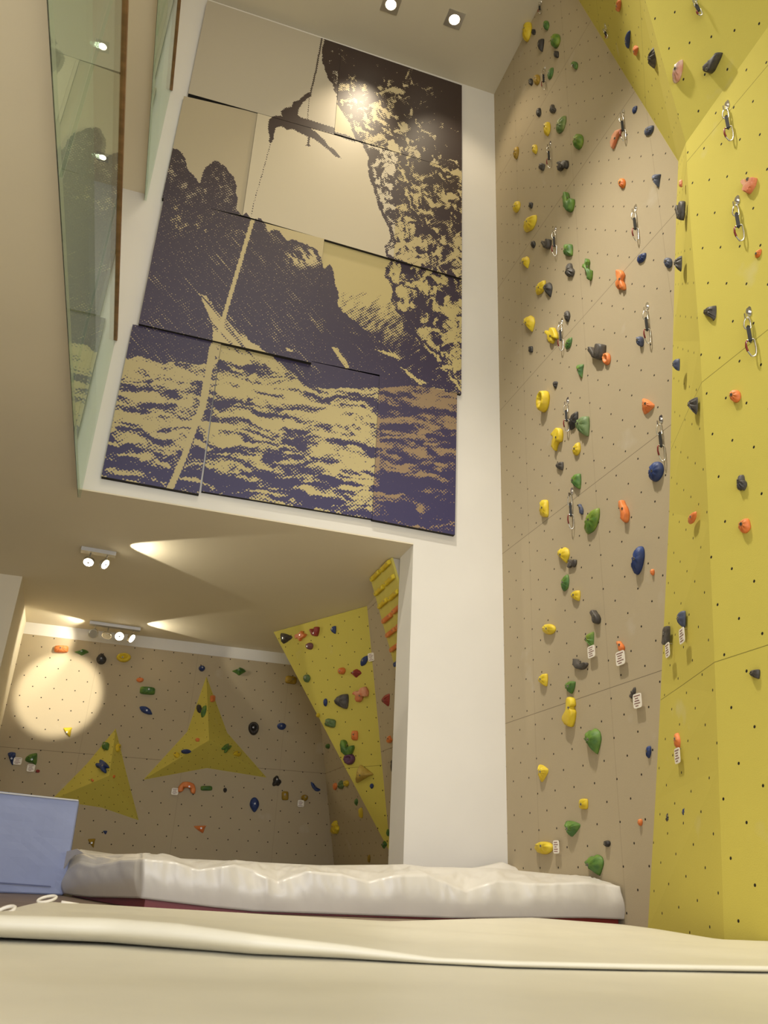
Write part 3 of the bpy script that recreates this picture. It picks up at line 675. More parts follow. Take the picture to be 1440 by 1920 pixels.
downlight(193, 294, Z2, 'small bright light under the upper gallery seen through the lower glass, the farther one', .05)

def lamphead(parent, top, c, d, r, lit):
    d = un(d); c = np.array(c, float)
    h = MB()
    h.cyl(c-d*.055, c-d*.02, r*.35, r*.9, 20); h.cyl(c-d*.02, c+d*.004, r, r, 24, cap=True)
    o = h.build('lamp_head', MAT['steel'], parent, False)
    MB().cyl(c+d*.005, c+d*.0075, r*.84, n=24).build('lens', MAT['lampglow'] if lit == 2 else MAT['lampdim'] if lit == 1 else MAT['satin'], o)
    MB().cyl(c+d*.0085, c+d*.011, r*.2, n=12).build('reflector_cap', MAT['satin'], o)
    MB().tube([top, (top+c)/2+np.array([0, 0, .01]), c-d*.045], .007, 6).build('arm', MAT['satin'], parent)
t1 = thing('track_spotlight', PZ(Z1, 184, 1032), 'short ceiling spotlight bar with two round lamps, nearer one', 'ceiling light')
a = PZ(Z1-.02, 152, 1030); b_ = PZ(Z1-.02, 217, 1041); ax = un(b_-a); ay = np.array([-ax[1], ax[0], 0]); L = np.linalg.norm(b_-a)/2
MB().obox((a+b_)/2+[0, 0, 0], ax, ay, (0, 0, 1), L, .045, .019).build('mounting_plate', MAT['satin'], t1)
z_ = Z1-.14
yf = ((a+b_)/2)[1]
def under(px, py, yy): return PY(yy, px, py)
for (px, py, r, dr, lit) in ((166, 1054, .055, (-.05, -.5, -.85), 2), (197, 1058, .055, (.75, -.35, -.45), 2)):
    c = under(px, py, yf-.01); lamphead(t1, np.array([c[0]+.005, c[1]+.01, Z1-.04]), c, dr, r, lit)
for c in t1.children: c.matrix_parent_inverse = Matrix.Translation(-t1.location)
t2 = thing('track_spotlight', PZ(Z1, 213, 1174), 'long ceiling spotlight bar with four round lamps near the alcove back wall', 'ceiling light')
a = PZ(Z1-.02, 168, 1168); b_ = PZ(Z1-.02, 263, 1181); ax = un(b_-a); ay = np.array([-ax[1], ax[0], 0]); L = np.linalg.norm(b_-a)/2
MB().obox((a+b_)/2, ax, ay, (0, 0, 1), L, .045, .019).build('mounting_plate', MAT['satin'], t2)
yf2 = ((a+b_)/2)[1]
for (px, py, r, dr, lit) in ((175, 1188, .062, (.0, -.75, -.45), 0), (200, 1192, .062, (-.1, -.35, -.8), 0), (224, 1193, .062, (.0, -.8, -.5), 2), (247, 1197, .062, (.7, -.3, -.4), 2)):
    c = under(px, py, yf2); lamphead(t2, np.array([c[0]+.005, c[1]+.01, Z1-.04]), c, dr, r, lit)
for c in t2.children: c.matrix_parent_inverse = Matrix.Translation(-t2.location)
tgt = PY(YB, 112, 1300)
c = under(166, 1054, yf)
AW = (1.0, .92, .72)
spot('spot_alcove_circle', c+np.array([0, .10, -.05]), tgt, 640, (1.0, .93, .76), 21, .45, .03)
q = PZ(Z1-.12, 212, 1040); spot('spot_track_side', q, q+np.array([1.6, .1, .02]), 34, AW, 74, .12, .02)
q = PZ(Z1-.12, 252, 1186); spot('spot_track_side', q, q+np.array([1.6, -.3, .02]), 26, AW, 74, .12, .02)
q = PZ(Z1-.10, 172, 1178); spot('spot_track_side', q, q+np.array([-1.2, .45, -.25]), 26, AW, 100, .5, .02)
# ================================================================ holds
def outline(shape, n=28):
    a = np.linspace(0, 2*math.pi, n, endpoint=False); c, s = np.cos(a), np.sin(a)
    se = lambda e: (np.sign(c)*np.abs(c)**e, np.sign(s)*np.abs(s)**e)
    P = {'tri': [(-1,-.8),(-.2,-1),(.9,-.9),(1,-.5),(.6,.5),(.25,1),(-.2,.7),(-.8,-.3)],
         'wedge': [(-1,-.9),(1,-1),(.85,-.4),(.55,1),(.2,.85),(-.7,-.2)],
         'leaf': [(.9,-1),(.95,-.4),(.6,.3),(.1,.75),(-.8,1),(-1,.55),(-.85,-.1),(-.2,-.7)],
         'moon': [(.9,-1),(1,0),(.8,1),(.2,.9),(-.6,.5),(-1,0),(-.7,-.5),(0,-.95)],
         'hook': [(.3,-1),(1,-.9),(.9,.2),(.5,1),(-.3,.9),(-.9,.1),(-1,-.5),(-.6,-.6),(-.1,.05),(.15,-.2)],
         'vee': [(-.9,-1),(-.3,-.85),(.1,0),(.9,-.3),(1,.1),(.6,.8),(0,1),(-.7,.7),(-1,0)],
         'arch': [(-1,.7),(-.95,-.1),(-.5,-.9),(.2,-1),(.8,-.6),(1,.2),(.9,1),(.5,.9),(.4,.2),(0,-.05),(-.4,.15),(-.55,.7)],
         'bone': [(-.8,-1),(.1,-.95),(.75,-.5),(.35,0),(.8,.4),(.95,.9),(.3,1),(-.1,.6),(-.7,.95),(-1,.4),(-.5,0),(-.9,-.5)],
         'ess': [(0,-1),(.35,-.7),(.1,-.35),(.2,-.05),(1,.1),(.9,.7),(.5,1),(.3,.4),(-.3,0),(-1,-.15),(-.8,-.45),(-.3,-.5)],
         'step': [(-.1,-1),(.6,-.9),(.8,-.45),(.5,-.3),(.85,0),(.7,.5),(.3,1),(-.5,.9),(-1,.5),(-.3,0),(-.1,-.45)],
         'heart': [(-.9,-.5),(-.55,-.85),(-.1,-.75),(.2,-1),(.8,-.75),(1,-.2),(.8,.4),(.5,1),(.2,.75),(-.4,.3),(-1,-.1)],
         'boot': [(-1,.6),(-.8,.9),(-.45,.65),(-.3,1),(.1,.7),(.75,-.4),(1,-1),(.75,-1),(.1,-.4),(-.7,.2)],
         'fin': [(.95,-1),(1,-.2),(.9,.6),(.6,1),(.3,.6),(-.4,.5),(-1,.2),(-.9,-.3),(-.2,-.8)],
         'xshape': [(-1,-.6),(-.5,-.8),(-.1,-.3),(.3,-.9),(1,-1),(.8,-.1),(.4,.5),(-.1,1),(-.8,.7),(-.6,.1),(-1,-.2)],
         'star': [(-1,-.2),(-.3,-.5),(.2,-1),(.5,-.5),(1,-.3),(.6,.3),(.2,.5),(-.1,1),(-.4,.4),(-.8,.5)],
         'twist': [(-1,-.4),(0,-1),(.8,-.9),(1,-.4),(.8,.15),(.2,.25),(-.2,.6),(-.4,1),(-.8,.8),(-.7,.2),(-.4,-.1)],
         'diamond': [(-1,-.1),(-.2,-.6),(.1,-1),(.7,-.6),(1,0),(.5,.5),(0,1),(-.4,.5)],
         'knob': [(-.9,-.9),(-.4,-1),(.1,-.6),(.6,-.3),(1,.2),(.8,.8),(.2,1),(-.3,.7),(-.35,.1),(-.6,-.2),(-1,-.5)],
         'crescent': [(.9,-1),(1,-.8),(.4,-.3),(-.1,.4),(-.6,1),(-.9,.9),(-1,.4),(-.6,-.3),(0,-.8)],
         'cresc2': [(-1,-1),(-.6,-.7),(-.2,-.1),(.4,.4),(1,.7),(.5,1),(-.1,.9),(-.7,.3),(-1,-.4)],
         'plate': [(-.6,-.9),(1,-1),(.9,.8),(.3,.9),(-1,1),(-.85,.2)]}
    if shape in ('egg', 'ball', 'ring', 'jug'): x, y = se(1.0); y = y*1; x = x*(1-.10*y)
    elif shape == 'drop': x, y = c*(1-.45*np.clip(s, 0, 1)**1.2), s
    elif shape == 'dropup': x, y = c*(1-.45*np.clip(-s, 0, 1)**1.2), s
    elif shape == 'block': x, y = se(.45)
    elif shape == 'rock':
        r = 1+.16*np.sin(3*a+.5)+.1*np.sin(5*a+2); x, y = c*r, s*r
    else:
        q = np.array(P[shape], float); k = len(q)
        # resample a softly rounded polygon
        t = np.linspace(0, k, n, endpoint=False); i = np.floor(t).astype(int); f = (t-i)[:, None]
        lin = q[i % k]*(1-f)+q[(i+1) % k]*f
        p0, p1, p2, p3 = q[(i-1) % k], q[i % k], q[(i+1) % k], q[(i+2) % k]
        cr = .5*((2*p1)+(-p0+p2)*f+(2*p0-5*p1+4*p2-p3)*f*f+(-p0+3*p1-3*p2+p3)*f**3)
        o_ = .45*lin+.55*cr; x, y = o_[:, 0], o_[:, 1]
    o_ = np.stack([x, y], 1); mn, mx = o_.min(0), o_.max(0); return (o_-(mn+mx)/2)/((mx-mn)/2)
def faceframe(pl): return PL[pl]
RAD = {'ball': 1.15, 'knob': .9, 'hook': .8, 'jug': .75, 'ring': .55, 'leaf': .45, 'crescent': .4, 'cresc2': .35, 'fin': .6, 'tri': .55, 'plate': .35}
HOLDS = []
def hold(pl, shape, cx, cy, w, h, rot, col, label, group=None, bolt=True):
    n, c, up, rt = PL[pl]; rs = random.Random(int(cx*7+cy*13))
    o2 = outline(shape, 30 if max(w, h) > 14 else 18)
    a = math.radians(rot); R2 = np.array([[math.cos(a), -math.sin(a)], [math.sin(a), math.cos(a)]])
    asp = min(3.0, max(w, h)/min(w, h)*1.12); rm = rot % 180; rm = min(rm, 180-rm)
    if rm > 3 and shape not in ('tri', 'vee', 'crescent'):
        tall = (h >= w) if rm <= 45 else (w >= h)
        o2 = o2*(np.array([1, asp]) if tall else np.array([asp, 1]))
    o2 = o2@R2.T; mn, mx = o2.min(0), o2.max(0); o2 = (o2-(mn+mx)/2)/((mx-mn)/2); k = len(o2)
    P0 = on(n, c, cx, cy); e = .01
    J = np.stack([(proj(P0+rt*e)-proj(P0))/e, (proj(P0+up*e)-proj(P0))/e], 1); Ji = np.linalg.inv(J); nv = (proj(P0+n*e)-proj(P0))/e
    dist = np.linalg.norm(P0-CP); vis = math.sqrt(w*h)/FPX*dist
    sc = np.array([w/2, h/2]); off = np.zeros(2); hh = vis*RAD.get(shape, .6)*.62
    nl = np.linalg.norm(nv); hh = min(hh, .58*min(w, h)/max(nl, 1))
    # rings: (scale, height, lateral lift)
    prof = [(1, 0), (1.0, .18), (.93, .52), (.76, .80), (.5, .96), (.22, 1.0)]
    if shape == 'ring': prof = [(1, 0), (1.0, .3), (.86, .85), (.68, 1.0), (.46, .75), (.3, .25), (.15, .18)]
    if shape == 'jug': prof = [(1, 0), (1.0, .3), (.9, .8), (.74, 1.0), (.5, .7), (.3, .45), (.12, .4)]
    if shape in ('plate', 'crescent', 'cresc2'): prof = [(1, 0), (1, .5), (.92, .85), (.7, 1.0), (.3, .95)]
    if shape in ('tri', 'wedge', 'diamond', 'fin', 'star', 'xshape', 'boot', 'heart'): prof = [(1, 0), (.97, .16), (.74, .6), (.46, .92), (.18, 1.0)]
    conc = shape in ('hook', 'vee', 'ess', 'knob', 'arch', 'xshape', 'star', 'boot', 'bone', 'step', 'crescent', 'cresc2', 'twist')
    if conc: prof = [(1, 0), (1.0, .35), (.97, .7), (.9, .92), (.8, 1.0)]; hh *= .75
    pk = np.array([rs.uniform(-.22, .22), rs.uniform(-.28, .1)])
    for it in range(5):
        V = []
        for (s_, hz) in prof:
            q = (o2*s_+pk*(1-s_))*sc
            uv = (q+off)@Ji.T
            jit = 1
            for i_, (u_, v_) in enumerate(uv):
                w1 = 1+(.10*math.sin(i_*1.7+cx)+.08*math.sin(i_*2.9+cy)) if .1 < hz < 1 else 1
                V.append(P0+rt*u_+up*v_+n*(hz*hh*w1+.0005))
        q = pk*sc; uv = Ji@(q+off); V.append(P0+rt*uv[0]+up*uv[1]+n*(prof[-1][1]*hh*1.01))
        if conc: V = V[:-1]
        pr = proj(np.array(V)); mn, mx = pr.min(0), pr.max(0); got = mx-mn
        fx, fy = w/got[0], h/got[1]
        sc = sc*np.clip([fx, fy], .5, 1.5); off = off+np.array([cx, cy])-(mn+mx)/2
    F = [tuple(range(k))[::-1]]
    for r in range(len(prof)-1): F += [(r*k+i, r*k+(i+1) % k, (r+1)*k+(i+1) % k, (r+1)*k+i) for i in range(k)]
    r = len(prof)-1; F += [tuple(range(r*k, r*k+k))] if conc else [(r*k+i, r*k+(i+1) % k, len(V)-1) for i in range(k)]
    V = np.array(V); V0 = P0+rt*(Ji@off)[0]+up*(Ji@off)[1]
    o = mk('climbing_hold', V-V0, F, MAT['h_'+col], smooth=(shape not in ('tri', 'diamond', 'star', 'rock', 'plate', 'xshape', 'fin'))); o.location = tuple(map(float, V0)); fixn(o)
    tag(o, label, 'climbing hold', group)
    if bolt and min(w, h) >= 11:
        r_ = min(.010, .10*vis+.002); top = (V[-1] if not conc else V[-k+k//3]*.7+V[-1]*.3)-V0
        m = MB().cyl(top-n*.004, top+n*.003, r_, n=10); b1 = m.build('bolt', MAT['bolt'], o)
        MB().cyl(top+n*.0032, top+n*.0036, r_*.5, n=6).build('hex_socket', MAT['dark'], b1)
    HOLDS.append(o); return o
def card(pl, cx, cy, w, h, label, lines=5):
    n, c, up, rt = PL[pl]; q = [on(n, c+.028, cx+sx*w/2, cy+sy*h/2) for sx, sy in ((-1, -1), (1, -1), (1, 1), (-1, 1))]
    q[1] = q[1]-np.array([0, 0, 0]); ctr = sum(q)/4
    # keep the card truly vertical: average the two edges
    hw = abs((q[1]-q[0])@rt+(q[2]-q[3])@rt)/4; hv = abs((q[0]-q[3])@up+(q[1]-q[2])@up)/4
    hv = min(hv, hw*2.2 if pl != 'f' else 9); hw = min(hw, hv*1.1)
    t = thing('route_card', ctr, label, 'label card', 'route label cards')
    V = []
    for k in range(24):
        a = 2*math.pi*k/24; ca, sa = math.cos(a), math.sin(a); u_ = math.copysign(abs(ca)**.35, ca)*hw; v_ = math.copysign(abs(sa)**.35, sa)*hv; V.append(ctr+rt*u_+up*v_)
    MB().prism(V, n, .003).build('card', MAT['card'], t)
    m = MB()
    for i in range(lines):
        v_ = hv*(.68-1.36*i/(lines-1)); wd = hw*(.55+.2*math.sin(i*2.3+cx)); m.obox(ctr+up*v_+n*.0036+rt*(wd-hw*.78)*.3, rt, up, n, wd, hv*.055, .0005)
    m.build('printed_lines', MAT['cardink'], t)
    m = MB().cyl(ctr+up*hv*.95-n*.028, ctr+up*hv*.95+n*.0, .003, n=6); m.build('pin', MAT['bolt'], t)
    for ch in t.children: ch.matrix_parent_inverse = Matrix.Translation(-t.location)
QD = 'quickdraws hanging on the climbing wall'
def quickdraw(pl, x0, y0, x1, y1, label, turn=None):
    turn = turn if turn else (115 if pl == 'g' else 140)
    n, c, up, rt = PL[pl]; top = on(n, c, x0, y0); bot = on(n, c+.03, x1, y1); 
    gv = np.array([0, 0, -1.]); L = abs((top-bot)@un(up)) if pl == 'g' or pl == 'm' else max(.14, np.linalg.norm(top-bot)*.8)
    L = min(max(L, .14), .34)
    t = thing('quickdraw', top, label, 'quickdraw', QD)
    # hanger plate screwed to the wall
    m = MB(); hp = [top+rt*(u_*.019)+up*(v_*.03) for u_, v_ in ((-1,-.6),(-.6,-1),(.6,-1),(1,-.6),(1,.6),(.6,1),(-.6,1),(-1,.6))]
    m.prism(hp, n, .004); eye = [top-up*.028+n*.004, top-up*.036+n*.022, top-up*.05+n*.03, top-up*.052+n*.034]
    m.obox(top-up*.036+n*.018, rt, up, n, .004, .016, .018); m.cyl(top+n*.004, top+n*.012, .009, n=6)
    m.build('hanger', MAT['steel'], t)
    base = top-up*.045+n*.026; ca, sa = math.cos(math.radians(turn)), math.sin(math.radians(turn))
    side = rt*ca+n*sa; k = (L-.045)
    def biner(o_, ln, wd, flip):
        pts = []
        for (u_, v_) in ((-.5, 0), (-.35, .06), (0, .08), (.35, .05), (.5, -.03), (.62, -.3), (.5, -.62), (.2, -.95), (0, -1), (-.25, -.98), (-.42, -.85), (-.5, -.5)):
            v_ = v_ if not flip else -1-v_+.0
            pts.append(o_+side*u_*wd+up*v_*ln)
        return pts
    lu = k*.27; wd = min(.030, k*.15); b1 = biner(base, lu, wd, True)
    MB().tube(b1, .0042, 7, True).build('upper_carabiner', MAT['steel'], t, True)
    s0 = base-up*lu*.92; s1 = base-up*(k*.60)
    m = MB(); m.obox((s0+s1)/2, side, up, np.cross(side, up), .0095, np.linalg.norm(s0-s1)/2, .005)
    m.tube([s0+up*.004-side*.005, s0+up*.010, s0+up*.004+side*.005, s0-up*.01], .004, 6); m.tube([s1+side*.006, s1-up*.010, s1-side*.006, s1+up*.008], .005, 6); m.build('sling', MAT['black'], t)
    lb = k-k*.60; b2 = biner(s1+up*.0, lb, wd*1.35, False)
    o2 = MB().tube(b2, .0046, 7, True).build('lower_carabiner', MAT['steel'], t, True)
    MB().tube([b2[3], b2[4]+side*.002, b2[5], b2[6]], .0055, 6).build('gate', MAT['redpaint'], o2, True)
    for ch in t.children: ch.matrix_parent_inverse = Matrix.Translation(-t.location)
